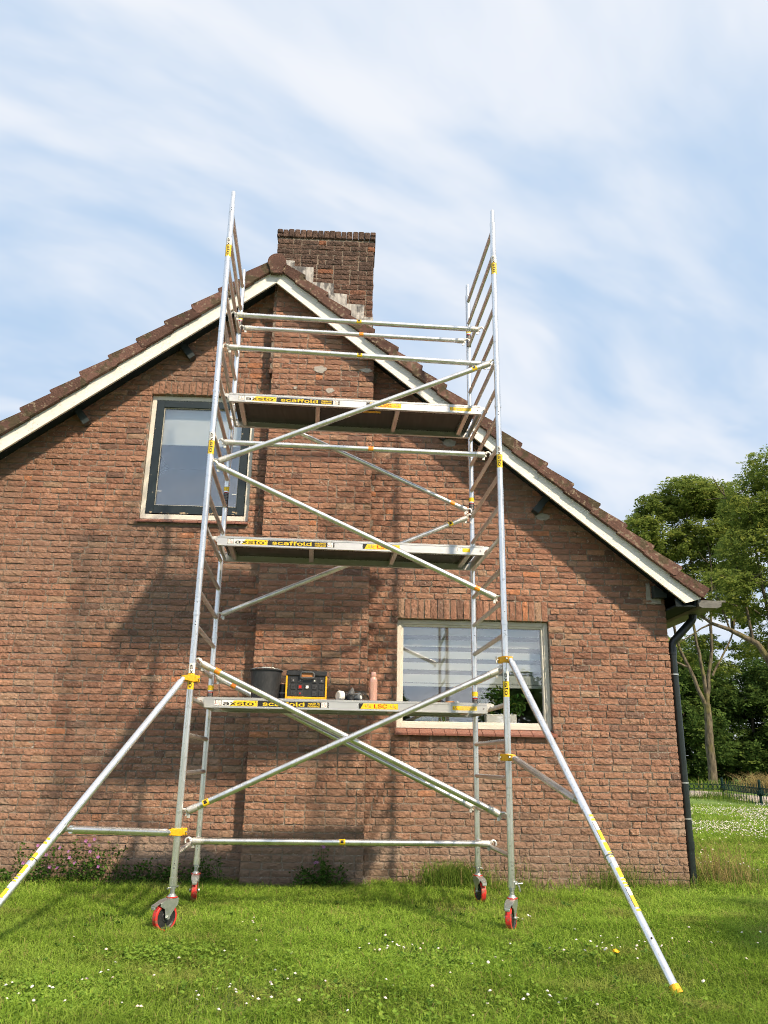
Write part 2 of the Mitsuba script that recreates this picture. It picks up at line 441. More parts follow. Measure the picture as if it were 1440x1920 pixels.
scene['ash_leaf'] = thin_leaf(leafcol((0.13, 0.19, 0.045), (0.25, 0.32, 0.075), (0.36, 0.38, 0.085)), 1.0)
scene['wood_leaf'] = thin_leaf(leafcol((0.04, 0.08, 0.022), (0.105, 0.17, 0.042), (0.18, 0.235, 0.05)), 0.6)
scene['weed_leaf'] = thin_leaf(leafcol((0.035, 0.09, 0.016), (0.08, 0.16, 0.03), (0.13, 0.19, 0.04)), 0.55)
scene['house_leaf'] = thin_leaf(leafcol((0.03, 0.10, 0.02), (0.10, 0.2, 0.04), (0.3, 0.32, 0.06)), 0.5)
scene['mallow_petal'] = thin_leaf(lambda p, n, uv: mix((0.42, 0.16, 0.42), (0.60, 0.30, 0.58), uv.x), 0.5)
scene['daisy_white'] = prin(proc(lambda p, n, uv: mix((0.72, 0.70, 0.66), (0.74, 0.58, 0.52), smoothstep(0.7, 1.0, uv.x))), 0.7)
scene['dandelion_yellow'] = prin((0.80, 0.46, 0.01), 0.6)


def bark_col(p, n, uv):
    f = fbm(p.x * 9, p.y * 9, p.z * 2.5, 4)
    a = mix((0.045, 0.039, 0.030), (0.17, 0.145, 0.105), smoothstep(0.2, 0.75, f))
    return mix(a, (0.16, 0.15, 0.05), smoothstep(0.55, 0.7, fbm(p.x * 3 + 4, p.y * 3, p.z * 1.2, 3)) * 0.5)


scene['bark'] = bump(prin(proc(bark_col), 0.95, specular=0.15), lambda p, n, uv: fbm(p.x * 22, p.y * 22, p.z * 7, 3), 0.03, 4e-3)

rng = np.random.default_rng(7)

# ------------------------------------------------------------------ ground
DW = 8.742          # front plane of the gable wall
BR = 8.582          # front plane of the chimney breast
n = 60
gx = np.concatenate([-np.geomspace(400, 6, 14), np.linspace(-5, 8, 40), np.geomspace(9, 400, 16)])
gy = np.concatenate([-np.geomspace(400, 2, 14), np.linspace(-1, 12, 40), np.geomspace(13, 600, 20)])
X, Y = np.meshgrid(gx, gy)
Z = -0.012 + 0.02 * (meshkit.fbm(np.stack([X * 0.9, Y * 0.9, 0 * X], -1), 3, 5) - 0.5) * np.exp(-((X / 12) ** 2 + (Y / 14) ** 2))
i = np.arange(len(gy) - 1)[:, None] * len(gx) + np.arange(len(gx) - 1)
F = np.stack([i, i + 1, i + len(gx) + 1, i + len(gx)], -1).reshape(-1, 4)
put('ground', (np.stack([X, Y, Z], -1).reshape(-1, 3), F), 'ground_bsdf', True, label='grassy ground of the garden and the field beyond', kind='structure')
pp = extrude([(6, 35.6), (16.1, 35.6), (14.8, 28.5), (13.9, 22), (17.6, 22), (19.0, 37), (19.6, 45.5), (6, 46.5)], 0.004)
pp.apply_translation((0, 0, 0.012))
put('path', pp, 'path_bsdf', label='pale paved path running behind the green fence', kind='structure')

# ------------------------------------------------------------------ brick house
HOUSE = 'brick_house'
tag(HOUSE, 'brown brick house gable with cream verge boards and a dark brick chimney', 'house')
APX, APZ, TL_, TR_ = -1.006, 6.695, 0.785, 0.8175


def roofz(x):
    x = np.asarray(x, float)
    return APZ - np.where(x < APX, (APX - x) * TL_, (x - APX) * TR_)


CH, JT = 0.0693, 0.0125   # course height, joint


def brick_mesh(x0, x1, z0, z1, yf, rs, top=None, depth=0.03, nx=5, nz=2, vert=False):
    """One brick: a rough front face of nx x nz cells with worn edges, and its four sides."""
    gx_ = np.linspace(0, 1, nx + 1); gz_ = np.linspace(0, 1, nz + 1)
    wob = lambda a: rs.normal(0, a)
    U, V_ = np.meshgrid(gx_, gz_)
    xa, xb = x0 + wob(0.0022), x1 + wob(0.0022)
    za0, za1, zb0, zb1 = z0 + wob(0.0015), z0 + wob(0.0015), z1 + wob(0.0015), z1 + wob(0.0015)
    XX = xa + (xb - xa) * U
    ZZ = (za0 * (1 - U) + za1 * U) * (1 - V_) + (zb0 * (1 - U) + zb1 * U) * V_
    edge = (U == 0) | (U == 1) | (V_ == 0) | (V_ == 1)
    corner = ((U == 0) | (U == 1)) & ((V_ == 0) | (V_ == 1))
    YY = yf + rs.normal(0, 0.0020, U.shape) + rs.normal(0, 0.0022) + np.where(edge, 0.0026, 0) + np.where(corner, 0.004, 0)
    XX = XX + np.where(edge, rs.normal(0, 0.0012, U.shape), rs.normal(0, 0.004, U.shape))
    ZZ = ZZ + np.where(edge, rs.normal(0, 0.0020, U.shape), rs.normal(0, 0.003, U.shape))
    if top is not None:
        ZZ = np.minimum(ZZ, top(XX))
    V = np.stack([XX, YY, ZZ], -1).reshape(-1, 3)
    w = nx + 1
    k = (np.arange(nz)[:, None] * w + np.arange(nx)).reshape(-1)
    F = [np.c_[k, k + 1, k + w + 1], np.c_[k, k + w + 1, k + w]]
    loop = np.concatenate([np.arange(w), w * np.arange(1, nz + 1) + nx, w * nz + np.arange(nx - 1, -1, -1), w * np.arange(nz - 1, 0, -1)])
    L = len(loop); B = V[loop].copy(); B[:, 1] = yf + depth
    a = np.arange(L); b = (a + 1) % L; base = len(V)
    F += [np.c_[loop[a], base + a, base + b], np.c_[loop[a], base + b, loop[b]]]
    V = np.vstack([V, B]); F = np.vstack(F)
    uv = np.tile([rs.random(), rs.random()], (len(V), 1))
    return V, F, uv


def join(ms):
    o = np.cumsum([0] + [len(m[0]) for m in ms])
    return np.vstack([m[0] for m in ms]), np.vstack([m[1] + a for m, a in zip(ms, o)]), np.vstack([m[2] for m in ms])


def bond_row(x0, x1, row, rs):
    """Wild bond: a random run of stretchers and headers, closed off at both ends."""
    out, x = [], x0
    if row % 2:
        out.append((x, x + 0.098)); x += 0.098
    run = 0
    while x < x1 - 1e-6:
        w = 0.205 if (rs.random() < 0.72 and run < 5) or run < 1 else 0.1025
        run = run + 1 if w > 0.2 else 0
        if x + w > x1 - 0.06:
            w = x1 - x
            if w > 0.26:
                out.append((x, x + w / 2)); x += w / 2; w = x1 - x
        out.append((x, x + w)); x += w
    return [(a + JT / 2, b - JT / 2) for a, b in out if b - a > 0.03]


def cut(spans, a, b):
    r = []
    for s, e in spans:
        if e <= a or s >= b:
            r.append((s, e))
        else:
            if s < a - 0.035: r.append((s, a - 0.003))
            if e > b + 0.035: r.append((b + 0.003, e))
    return r


RW = (0.53, 2.21, 1.53, 2.697)     # ground floor window opening
UW = (-2.42, -1.19, 3.775, 5.31)   # upstairs window opening
course_z = lambda z: round((z - 0.0102) / 0.0693) * 0.0693 + 0.0102
SOLT = {2.697: 2.9208, 5.31: 5.4849}
rs = np.random.default_rng(3)
wall_b, breast_b, chim_b = [], [], []
XL, XR = -4.7, 3.55
BX0, BX1 = -1.005, 0.205
holes = [(RW[0], RW[1], RW[2] - 0.075, SOLT[RW[3]] - 0.005), (UW[0], UW[1], UW[2] - 0.07, UW[3] + 0.17)]
for row in range(-2, 110):
    z0 = row * CH + 0.0102 + JT / 2; z1 = z0 + CH - JT
    # gable wall
    spans = bond_row(XL - 0.1 * rs.random(), XR, row, rs)
    if row % 2 == 0 and spans and XR - spans[-1][0] < 0.12:
        pass
    spans = cut(spans, BX0 - 0.004, BX1 + 0.004)
    zm = (z0 + z1) / 2
    for h in holes:
        if h[2] - 0.02 < zm < h[3] + 0.005:
            spans = cut(spans, h[0], h[1])
    for a, b in spans:
        if z0 - 0.115 < max(roofz(a), roofz(b)):
            wall_b.append((a, b, z0, z1, DW))
    # the last pieces round the openings are cut to the opening height
    if z0 < 6.85:
        for a, b in bond_row(BX0, BX1, row, rs):
            if z0 - 0.115 < max(roofz(a), roofz(b)):
                breast_b.append((a, b, z0, z1, BR))
    if 5.5 < z0 < 7.42:
        for a, b in bond_row(-1.04, 0.172 + (0.012 if z0 > 7.25 else 0), row, rs):
            if z1 > roofz(min(a, b)) + 0.12:
                chim_b.append((a, b, z0, z1, BR))

topf = lambda x: roofz(x) + 0.097


def pix(P):
    d = np.asarray(P) - EYE; z = d @ FWD
    Rv = math.cos(ROLL) * R0 + math.sin(ROLL) * U0
    return 720 + 1497.8 * (d @ Rv) / z, 960 - 1497.8 * (d @ UPV) / z


def rank(b):
    P = ((b[0] + b[1]) / 2, b[4], (b[2] + b[3]) / 2)
    u, v = pix(P)
    if not (5 < u < 1435 and 5 < v < 1655):
        return 0
    return (b[1] - b[0]) * (b[3] - b[2]) / ((P[0]) ** 2 + P[1] ** 2 + (P[2] - CAM_H) ** 2)


WALL, BREAST, CHIM = f'{HOUSE}__gable_wall', f'{HOUSE}__chimney_breast', f'{HOUSE}__chimney'
everyb = [(rank(b), 'w', k) for k, b in enumerate(wall_b)] + [(rank(b), 'b', k) for k, b in enumerate(breast_b)]
everyb.sort(key=lambda t: -t[0])
single = {(w, k) for _, w, k in everyb[:290]}
# mortar backing of the gable with the two openings
gable = sg.Polygon([(XL - 0.3, -0.3), (XR - 0.012, -0.3), (XR - 0.012, float(roofz(XR)) + 0.12), (APX, APZ + 0.12), (XL - 0.3, float(roofz(XL - 0.3)) + 0.12)])
for o, sill in ((RW, 0.06), (UW, 0.055)):
    gable = gable.difference(sg.box(o[0] - 0.004, o[2] - sill, o[1] + 0.004, o[3] + 0.004))
gm = trimesh.creation.extrude_polygon(gable, 0.1, engine='earcut')
gv = np.array(gm.vertices)
gm = trimesh.Trimesh(np.c_[gv[:, 0], DW + 0.012 + gv[:, 2], gv[:, 1]], np.array(gm.faces)[:, ::-1], process=False)
put(WALL, gm, 'mortar_bsdf')
put(BREAST, xz_prism([(BX0 + 0.006, -0.3), (BX1 - 0.006, -0.3), (BX1 - 0.006, float(roofz(BX1)) + 0.125), (APX, APZ + 0.125), (BX0 + 0.006, float(roofz(BX0)) + 0.125)], BR + 0.012, DW + 0.011), 'mortar_bsdf')
for holder, lst, w in ((WALL, wall_b, 'w'), (BREAST, breast_b, 'b')):
    rest = []
    for k, b in enumerate(lst):
        dep = 0.05 if w == 'w' else 0.06
        m = brick_mesh(*b, rs, top=topf, depth=dep)
        if (w, k) in single:
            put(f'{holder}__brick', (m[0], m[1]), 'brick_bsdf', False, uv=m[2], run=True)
        else:
            rest.append(m)
    V, Fc, uv = join(rest)
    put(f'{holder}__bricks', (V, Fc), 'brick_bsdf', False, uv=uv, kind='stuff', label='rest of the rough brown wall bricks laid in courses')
# returns of the breast: end faces of its bricks
ret = []
for row in range(-2, 96):
    z0 = row * CH + 0.0102 + JT / 2; z1 = z0 + CH - JT
    for xs, s in ((BX0, -1), (BX1, 1)):
        if z1 < roofz(xs) + 0.12:
            m = brick_mesh(BR + 0.008, DW - 0.004, z0, z1, 0.0, rs, nx=3, nz=2, depth=0.02)
            V = m[0]
            W = np.c_[xs + s * (-V[:, 1] - 0.001), V[:, 0], V[:, 2]]
            ret.append((W, m[1] if s > 0 else m[1][:, ::-1], m[2]))
V, Fc, uv = join(ret)
put(f'{BREAST}__return_bricks', (V, Fc), 'brick_bsdf', False, uv=uv, kind='stuff', label='narrow brick returns on both sides of the breast')
# right-hand corner: brick ends along the side wall
ret = []
for row in range(-2, 44):
    z0 = row * CH + 0.0102 + JT / 2; z1 = z0 + CH - JT
    if z1 > roofz(XR): break
    y = DW + 0.012 + (0.1 if row % 2 else 0.0)
    if row % 2:
        m = brick_mesh(DW + 0.012, DW + 0.1, z0, z1, 0.0, rs, nx=2); V = m[0]
        ret.append((np.c_[XR - V[:, 1] - 0.001, V[:, 0], V[:, 2]], m[1], m[2])); y += JT
    while y < DW + 8:
        m = brick_mesh(y, y + 0.197, z0, z1, 0.0, rs, nx=2, nz=1); V = m[0]
        ret.append((np.c_[XR - V[:, 1] - 0.001, V[:, 0], V[:, 2]], m[1], m[2])); y += 0.205
V, Fc, uv = join(ret)
SIDE = put(f'{HOUSE}__side_wall', cat_([box(XR - 0.12, XR - 0.014, DW + 0.113, DW + 8, -0.3, 2.93)]), 'mortar_bsdf')
put(f'{SIDE}__bricks', (V, Fc), 'brick_bsdf', False, uv=uv, kind='stuff', label='rough bricks of the long side wall')
put(f'{HOUSE}__side_wall', box(-5.6, -5.48, DW + 0.113, DW + 8, -0.3, 3.0), 'mortar_bsdf')
put(f'{HOUSE}__back_wall', xz_prism([(-5.6, -0.3), (XR, -0.3), (XR, float(roofz(XR)) - .02), (APX, APZ - .02), (-5.6, float(roofz(-5.6)) - .02)], DW + 8.01, DW + 8.12), 'mortar_bsdf')
# soldier courses over both windows
for o, nb in ((RW, 23), (UW, 17)):
    for k in range(nb):
        a = o[0] + (o[1] - o[0]) * k / nb; b = o[0] + (o[1] - o[0]) * (k + 1) / nb
        m = brick_mesh(a + JT / 2, b - JT / 2, o[3] + 0.004, SOLT[o[3]] - JT / 2, DW - 0.001, rs, nx=2, nz=5, top=topf, depth=0.09)
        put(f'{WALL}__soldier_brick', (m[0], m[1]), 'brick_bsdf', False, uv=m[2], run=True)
# dark weep slots in the fourth course from the ground
for x in (-2.95, -2.18, -1.45, 1.55, 2.62, -3.7):
    put(f'{WALL}__weep_slot', box(x, x + 0.011, DW - 0.0035, DW + 0.02, 0.30, 0.345), 'dark_hole', run=True)


def blob(cx, cz, rx, rz, y, seed, th=0.012):
    r_ = np.random.default_rng(seed); k = 22
    a = np.arange(k) / k * 2 * PI
    rad = 0.75 + 0.35 * r_.random(k)
    return xz_prism([(cx + rx * math.cos(t) * q, cz + rz * math.sin(t) * q) for t, q in zip(a, rad)], y - th, y + 0.006)


for k, (cx, cz, rx, rz) in enumerate([(-0.44, 5.62, 0.085, 0.05), (-0.31, 5.35, 0.05, 0.035), (-0.86, 5.06, 0.03, 0.02), (0.11, 5.63, 0.075, 0.03), (-0.72, 5.37, 0.02, 0.02)]):
    put(f'{BREAST}__mortar_patch', blob(cx, cz, rx, rz, BR, 40 + k, 0.006), 'patch_mortar', run=True)

# chimney above the roof
put(CHIM, cat_([box(-1.032, 0.166, BR + 0.012, BR + 0.62, 5.6, 7.46)]), 'mortar_bsdf')
ms = [brick_mesh(*b, rs, depth=0.02) for b in chim_b]
for side, s in ((-1.04, -1), (0.174, 1)):
    for row in range(80, 106):
        z0 = row * CH + 0.0102 + JT / 2; z1 = z0 + CH - JT
        if z0 > 7.42: break
        y = BR + 0.004 + (0.1 if row % 2 else 0)
        while y < BR + 0.55:
            m = brick_mesh(y, min(y + 0.197, BR + 0.615), z0, z1, 0.0, rs, nx=3); V = m[0]
            ms.append((np.c_[side + s * (-V[:, 1] - 0.001), V[:, 0], V[:, 2]], m[1] if s > 0 else m[1][:, ::-1], m[2])); y += 0.205
V, Fc, uv = join(ms)
put(f'{CHIM}__bricks', (V, Fc), 'chimney_brick_bsdf', False, uv=uv, kind='stuff', label='sooty dark brown chimney bricks')
cr = np.random.default_rng(12)
nb = 17
for k in range(nb):
    a = -1.05 + 1.24 * k / nb; b = -1.05 + 1.24 * (k + 1) / nb
    zt = 7.563 + cr.normal(0, 0.0035)
    parts_ = [(7.447, zt)] if 0 < k < nb - 1 else [(7.447, 7.502), (7.510, zt + 0.004)]
    for z0, z1 in parts_:
        g = 0.0016 if 0 < k < nb - 1 else 0.002
        m = cbox(a + g, b - g, BR - 0.014 + cr.normal(0, 0.003), BR + 0.60, z0, z1, 0.011)
        m = m.subdivide(); v = np.array(m.vertices); v += (meshkit.noise(v * 40, k)[:, None] - 0.5) * 0.008; m = trimesh.Trimesh(v, m.faces, process=False)
        put(f'{CHIM}__cap_brick', m, 'chimney_brick_bsdf', False, uv=np.tile([0.75 * cr.random() + (0.2 if k in (4, 5, 6) else 0.0), cr.random()], (len(m.vertices), 1)), run=True)
# stepped lead flashing
for k, (a, b, zt) in enumerate([(-0.94, -0.812, 7.10), (-0.83, -0.572, 7.015), (-0.60, -0.317, 6.80), (-0.34, -0.148, 6.655), (-0.17, 0.066, 6.515), (0.03, 0.178, 6.345)]):
    zb = float(roofz(b)) + 0.10
    m = xz_prism([(a, float(roofz(a)) + 0.10), (b, zb), (b + 0.002, zt - 0.006), (a, zt + 0.004)], BR - 0.018 - 0.002 * (k % 2), BR - 0.006)
    put(f'{CHIM}__lead_flashing', m, 'lead_bsdf', run=True)

# roof: slabs, verge boards, tiles, ridge, purlins
ROOF = f'{HOUSE}__roof'
YF = DW - 0.30
EL, ER = -5.95, 3.80


def slope_prism(x0, x1, lo, hi, y0, y1):
    return xz_prism([(x0, float(roofz(x0)) + lo), (x1, float(roofz(x1)) + lo), (x1, float(roofz(x1)) + hi), (x0, float(roofz(x0)) + hi)], y0, y1)


put(ROOF, cat_([slope_prism(EL, APX, 0.10, 0.20, YF + 0.028, DW + 8.3), slope_prism(APX, 3.62, 0.10, 0.20, YF + 0.028, DW + 8.3)]), 'dark_paint')
VB = []
for xa, xb in ((EL, -3.62), (-3.617, APX - 0.001)):
    VB.append([(xa, float(roofz(xa))), (xb, float(roofz(xb))), (xb, float(roofz(xb)) + 0.215), (xa, float(roofz(xa)) + 0.215)])
VB.append([(APX + 0.001, APZ), (1.62, float(roofz(1.62))), (1.62, float(roofz(1.62)) + 0.215), (APX + 0.001, APZ + 0.215)])
VB.append([(1.623, float(roofz(1.623))), (3.655, 2.886), (3.828, 2.937), (3.828, float(roofz(3.828)) + 0.215), (1.623, float(roofz(1.623)) + 0.215)])
for k, q in enumerate(VB):
    put(f'{ROOF}__verge_board', xz_prism(q, YF - 0.001 * (k % 2), YF + 0.027), 'cream_paint')
nl = []
for x in np.concatenate([np.arange(-5.6, 3.5, 0.6), [-3.66, -3.57, 1.58, 1.66]]):
    for h_ in (0.05, 0.15):
        nl.append(tube((x, YF - 0.0022, float(roofz(x)) + h_), (x, YF + 0.002, float(roofz(x)) + h_), 0.0045, n=8))
put(f'{ROOF}__nail_heads', cat_(nl), 'zinc', kind='stuff', label='small nail heads in the verge boards')
trng = np.random.default_rng(5)


def verge_tile(xt, side):
    """A hook-edged concrete verge tile; xt is the x of the top corner of its lower end."""
    th = math.atan(TL_ if side < 0 else TR_)
    sdir = np.array([math.cos(th) * side, -math.sin(th)])      # down the slope
    ndir = np.array([math.sin(th) * side, math.cos(th)])
    ntop = 0.305 if side < 0 else 0.288
    L = 0.415
    ref = np.array([APX, APZ])
    s_end = (np.array([xt, 0])[0] - APX - ntop * ndir[0]) / sdir[0]
    s0, s1 = s_end - L, s_end
    j = lambda: trng.normal(0, 0.002)
    prof = [(s0, 0.135), (s1 - 0.03, 0.150), (s1 - 0.004, 0.168 + j()), (s1 + j(), ntop - 0.02), (s1 - 0.012, ntop + j()), (s0 + 0.02, ntop - 0.055 + j()), (s0, ntop - 0.062)]
    pts = [tuple(ref + s * sdir + n_ * ndir) for s, n_ in prof]
    if side > 0: pts = pts[::-1]
    m = xz_prism(pts, YF - 0.055 + 2 * j(), YF + 0.17)
    m.apply_transform(trimesh.transformations.rotation_matrix(trng.normal(0, 0.007), [0, 1, 0], m.centroid))
    m = m.subdivide().subdivide()
    v = np.array(m.vertices); v += (meshkit.noise(v * 28, 3)[:, None] - 0.5) * 0.006
    return trimesh.Trimesh(v, m.faces, process=False)


for side, start, step, cnt in ((1, 3.922, 0.2855, 17), (-1, -2.590 - 0.2975 * 11, -0.2975, 16)):
    for k in range(cnt):
        m = verge_tile(start - step * k, side)
        put(f'{ROOF}__verge_tile', m, 'roof_tile_bsdf', False, uv=np.tile([trng.random(), trng.random()], (len(m.vertices), 1)), run=True)
a = np.linspace(-0.22 * PI, 1.22 * PI, 26)
cap = [(-1.004 + 0.112 * math.cos(t), 6.942 + 0.112 * math.sin(t)) for t in a] + [(-1.072, 6.785), (-0.939, 6.785)]
put(f'{ROOF}__ridge_end_cap', xz_prism(cap, YF - 0.075, YF - 0.02), 'roof_tile_bsdf', uv=None, label='round brown end disc of the roof ridge')
t = np.linspace(0, PI, 13)
rid = [(-1.006 + 0.10 * math.cos(q), 6.89 + 0.115 * math.sin(q)) for q in t]
put(f'{ROOF}__ridge_tiles', cat_([xz_prism(rid, YF - 0.02 + 0.38 * k, YF + 0.35 + 0.38 * k) for k in range(22)]), 'roof_tile_bsdf', kind='stuff', label='row of brown ridge tiles')
# tiled roof planes, courses stepped and rolled
tri = []
for side, tt, length in ((-1, TL_, 6.35), (1, TR_, 6.28)):
    th = math.atan(tt); sd = np.array([math.cos(th) * side, -math.sin(th)]); nd = np.array([math.sin(th) * side, math.cos(th)])
    ys = np.arange(YF + 0.17, DW + 8.3, 0.05)
    for k in range(17):
        s0, s1 = 0.10 + 0.363 * k, 0.10 + 0.363 * (k + 1)
        wave = 0.022 * np.cos((ys - ys[0]) / 0.30 * 2 * PI)
        rows = [(s0, 0.205), (s1 + 0.03, 0.25), (s1 + 0.03, 0.20)]
        V = np.vstack([np.c_[APX + s * sd[0] + (nn + wave) * nd[0], ys, APZ + s * sd[1] + (nn + wave) * nd[1]] for s, nn in rows])
        q = np.arange(len(ys) - 1); m_ = len(ys)
        Fq = np.vstack([np.c_[q + r * m_, q + r * m_ + 1, q + (r + 1) * m_ + 1, q + (r + 1) * m_] for r in range(2)])
        if side > 0: Fq = Fq[:, ::-1]
        tri.append((V, np.vstack([Fq[:, [0, 1, 2]], Fq[:, [0, 2, 3]]]), np.tile([0.5, 0.5], (len(V), 1))))
V, Fc, uv = join(tri)
put(f'{ROOF}__roof_tiles', (V, Fc), 'roof_tile_bsdf', False, uv=uv, kind='stuff', label='brown concrete roof tiles of both roof planes')
# purlin ends below the soffit
for k, (x, dz, s) in enumerate([(-3.235, 0.0, -1), (-2.10, 0.0, -1), (1.16, 0.0, 1), (2.24, 0.0, 1), (3.40, 0.0, 1)]):
    th = math.atan(TL_ if s < 0 else TR_)
    zt = float(roofz(x)) + 0.09
    hw, hh = 0.04, (0.21 if s < 0 else 0.23)
    c_, s_ = (math.cos(th), math.sin(th) * -s)
    up = np.array([math.sin(th) * s, math.cos(th)]); al = np.array([c_, s_])
    o = np.array([x, zt])
    q = [o - al * hw, o + al * hw, o + al * hw - up * hh, o - al * hw - up * hh]
    if k == 4:
        q = [(3.40, 3.12), (3.535, 3.03), (3.535, 2.985), (3.40, 2.985)]
    q = [tuple(v) for v in q]
    if sg.Polygon(q).exterior.is_ccw is False: q = q[::-1]
    put(f'{ROOF}__purlin_end', xz_prism(q, YF + 0.045 + 0.16, DW + 0.006), 'purlin_paint', run=True)
    if s > 0 and k < 4:
        put(f'{WALL}__mortar_patch', blob(x - 0.045, zt - 0.215, 0.085, 0.05, DW, 60 + k, 0.005), 'patch_mortar', run=True)
put(f'{WALL}__mortar_patch', xz_prism([(3.33, 2.93), (3.50, 2.93), (3.50, 2.985), (3.385, 2.985), (3.385, 3.16), (3.345, 3.16)], DW - 0.004, DW + 0.005), 'patch_mortar', run=True)
# boxed eave, gutter and rain pipe on the right
put(f'{HOUSE}__eave_box', cat_([box(3.556, 3.78, YF + 0.03, DW + 8.2, 2.852, 2.872), box(3.765, 3.785, YF + 0.028, DW + 8.2, 2.874, 3.0),
                                 xz_prism([(3.556, 2.874), (3.62, 2.874), (3.62, 2.895), (3.556, 2.945)], YF + 0.03, YF + 0.05)]), 'dark_paint')
gut = [(3.795, 2.925), (3.80, 2.855), (3.83, 2.838), (4.0, 2.838), (4.045, 2.858), (4.055, 2.905), (4.10, 2.905), (4.10, 2.923), (4.04, 2.923), (4.028, 2.87), (3.985, 2.85), (3.84, 2.85), (3.815, 2.87), (3.81, 2.925)]
put(f'{HOUSE}__gutter', cat_([xz_prism(gut[::-1], YF + 0.0, DW + 8.2), xz_prism([(3.808, 2.92), (4.045, 2.92), (4.04, 2.86), (3.99, 2.842), (3.83, 2.842), (3.805, 2.86)][::-1], YF + 0.001, YF + 0.006)]), 'zinc')
PY = DW + 0.13
pm = [polytube([(3.905, PY, 2.87), (3.905, PY, 2.80), (3.885, PY, 2.765), (3.66, PY, 2.535), (3.630, PY, 2.49), (3.628, PY, 2.42), (3.628, PY, 0.42), (3.628, PY, 0.03)], 0.044, 18)]
for z in (2.44, 0.42):
    pm.append(tube((3.628, PY, z - 0.06), (3.628, PY, z + 0.02), 0.050, n=18))
PIPE = put(f'{HOUSE}__rain_pipe', cat_(pm), 'pipe_paint', 40)
for z in (2.16, 1.02, 0.66):
    put(f'{PIPE}__pipe_clip', cat_([tube((3.628, PY, z - 0.008), (3.628, PY, z + 0.008), 0.0485, n=18), box(3.553, 3.60, PY - 0.008, PY + 0.008, z - 0.006, z + 0.006)]), 'galvanised')


def ring4(x0, x1, z0, z1, w, y0, y1, wb=None, e=0.0015):
    """A rectangular frame of four butted bars."""
    wb = wb or w
    return cat_([cbox(x0, x0 + w, y0, y1, z0, z1, 0.004), cbox(x1 - w, x1, y0, y1, z0, z1, 0.004),
                 cbox(x0 + w, x1 - w, y0 + e, y1 - e, z1 - w, z1, 0.004), cbox(x0 + w, x1 - w, y0 + e, y1 - e, z0, z0 + wb, 0.004)])


def pane_sheet(x0, x1, z0, z1, y):
    return trimesh.Trimesh([(x0, y, z0), (x1, y, z0), (x1, y, z1), (x0, y, z1)], [(0, 1, 2), (0, 2, 3)], process=False)


# ground floor window
W1 = f'{HOUSE}__window'
tag(W1, 'wide cream framed ground floor window with striped blind')
put(f'{W1}__frame', cat_([ring4(RW[0], RW[1], RW[2], RW[3], 0.048, DW + 0.072, DW + 0.15, 0.052), ring4(RW[0] + 0.048, RW[1] - 0.048, RW[2] + 0.052, RW[3] - 0.048, 0.022, DW + 0.088, DW + 0.145)]), 'frame_paint')
put(f'{W1}__pane', pane_sheet(RW[0] + 0.068, RW[1] - 0.068, RW[2] + 0.072, RW[3] - 0.068, DW + 0.118), 'glass')
put(f'{W1}__pane', pane_sheet(RW[0] + 0.068, RW[1] - 0.068, RW[2] + 0.072, RW[3] - 0.068, DW + 0.132), 'glass')
nt = 13
for k in range(nt):
    a = RW[0] - 0.02 + (RW[1] - RW[0] + 0.06) * k / nt; b = RW[0] - 0.02 + (RW[1] - RW[0] + 0.06) * (k + 1) / nt - 0.006
    m = hull([(a, DW - 0.045, 1.455), (b, DW - 0.045, 1.455), (a, DW - 0.045, 1.476), (b, DW - 0.045, 1.476), (a, DW + 0.075, 1.498), (b, DW + 0.075, 1.498), (a, DW + 0.075, 1.528), (b, DW + 0.075, 1.528)])
    put(f'{W1}__sill_tile', m, 'sill_tile_bsdf', False, uv=np.tile([rng.random(), 0], (len(m.vertices), 1)), run=True)
zb, zt = 2.02, 2.63
BLIND = f'{W1}__striped_blind'
wm, gm_ = [], []
per = 0.128
z = zt
while z > zb + 0.02:
    wm.append(box(RW[0] + 0.06, RW[1] - 0.06, DW + 0.235, DW + 0.237, max(zb, z - 0.08), z)); z -= per
put(BLIND, box(RW[0] + 0.06, RW[1] - 0.06, DW + 0.241, DW + 0.243, zb - 0.0, zt), 'blind_grey')
for m in wm:
    put(f'{BLIND}__light_stripe', m, 'blind_white', run=True)
put(f'{BLIND}__bottom_bar', cat_([box(RW[0] + 0.06, RW[1] - 0.06, DW + 0.228, DW + 0.246, zb - 0.035, zb - 0.002), box(RW[0] + 0.06, RW[1] - 0.06, DW + 0.228, DW + 0.246, zb + 0.004, zb + 0.02)]), 'blind_white')
# upstairs window
W2 = f'{HOUSE}__window_001'
tag(W2, 'tall upstairs window with a dark green sash peeling at the bottom')
put(f'{W2}__frame', ring4(UW[0], UW[1], UW[2], UW[3], 0.054, DW + 0.060, DW + 0.13, 0.06), 'frame_paint')
sx0, sx1, sz0, sz1 = UW[0] + 0.058, UW[1] - 0.058, UW[2] + 0.066, UW[3] - 0.058
put(f'{W2}__sash', ring4(sx0, sx1, sz0, sz1, 0.09, DW + 0.054, DW + 0.12, 0.10), 'sash_paint')
put(f'{W2}__putty', ring4(sx0 + 0.09, sx1 - 0.09, sz0 + 0.10, sz1 - 0.09, 0.008, DW + 0.066, DW + 0.08), 'putty_bsdf')
for q in (0.085, 0.1):
    put(f'{W2}__pane', pane_sheet(sx0 + 0.088, sx1 - 0.088, sz0 + 0.098, sz1 - 0.088, DW + q), 'glass')
put(f'{W2}__roller_blind', cat_([box(sx0 + 0.07, sx1 - 0.07, DW + 0.16, DW + 0.162, 4.745, 5.25), box(sx0 + 0.07, sx1 - 0.07, DW + 0.155, DW + 0.168, 4.722, 4.745)]), 'blind_white')
put(f'{W2}__tape_scrap', cat_([box(-2.262, -2.21, DW + 0.079, DW + 0.0805, 4.115, 4.122), box(-1.40, -1.345, DW + 0.079, DW + 0.0805, 4.10, 4.107)]), 'print_white')
nt = 9
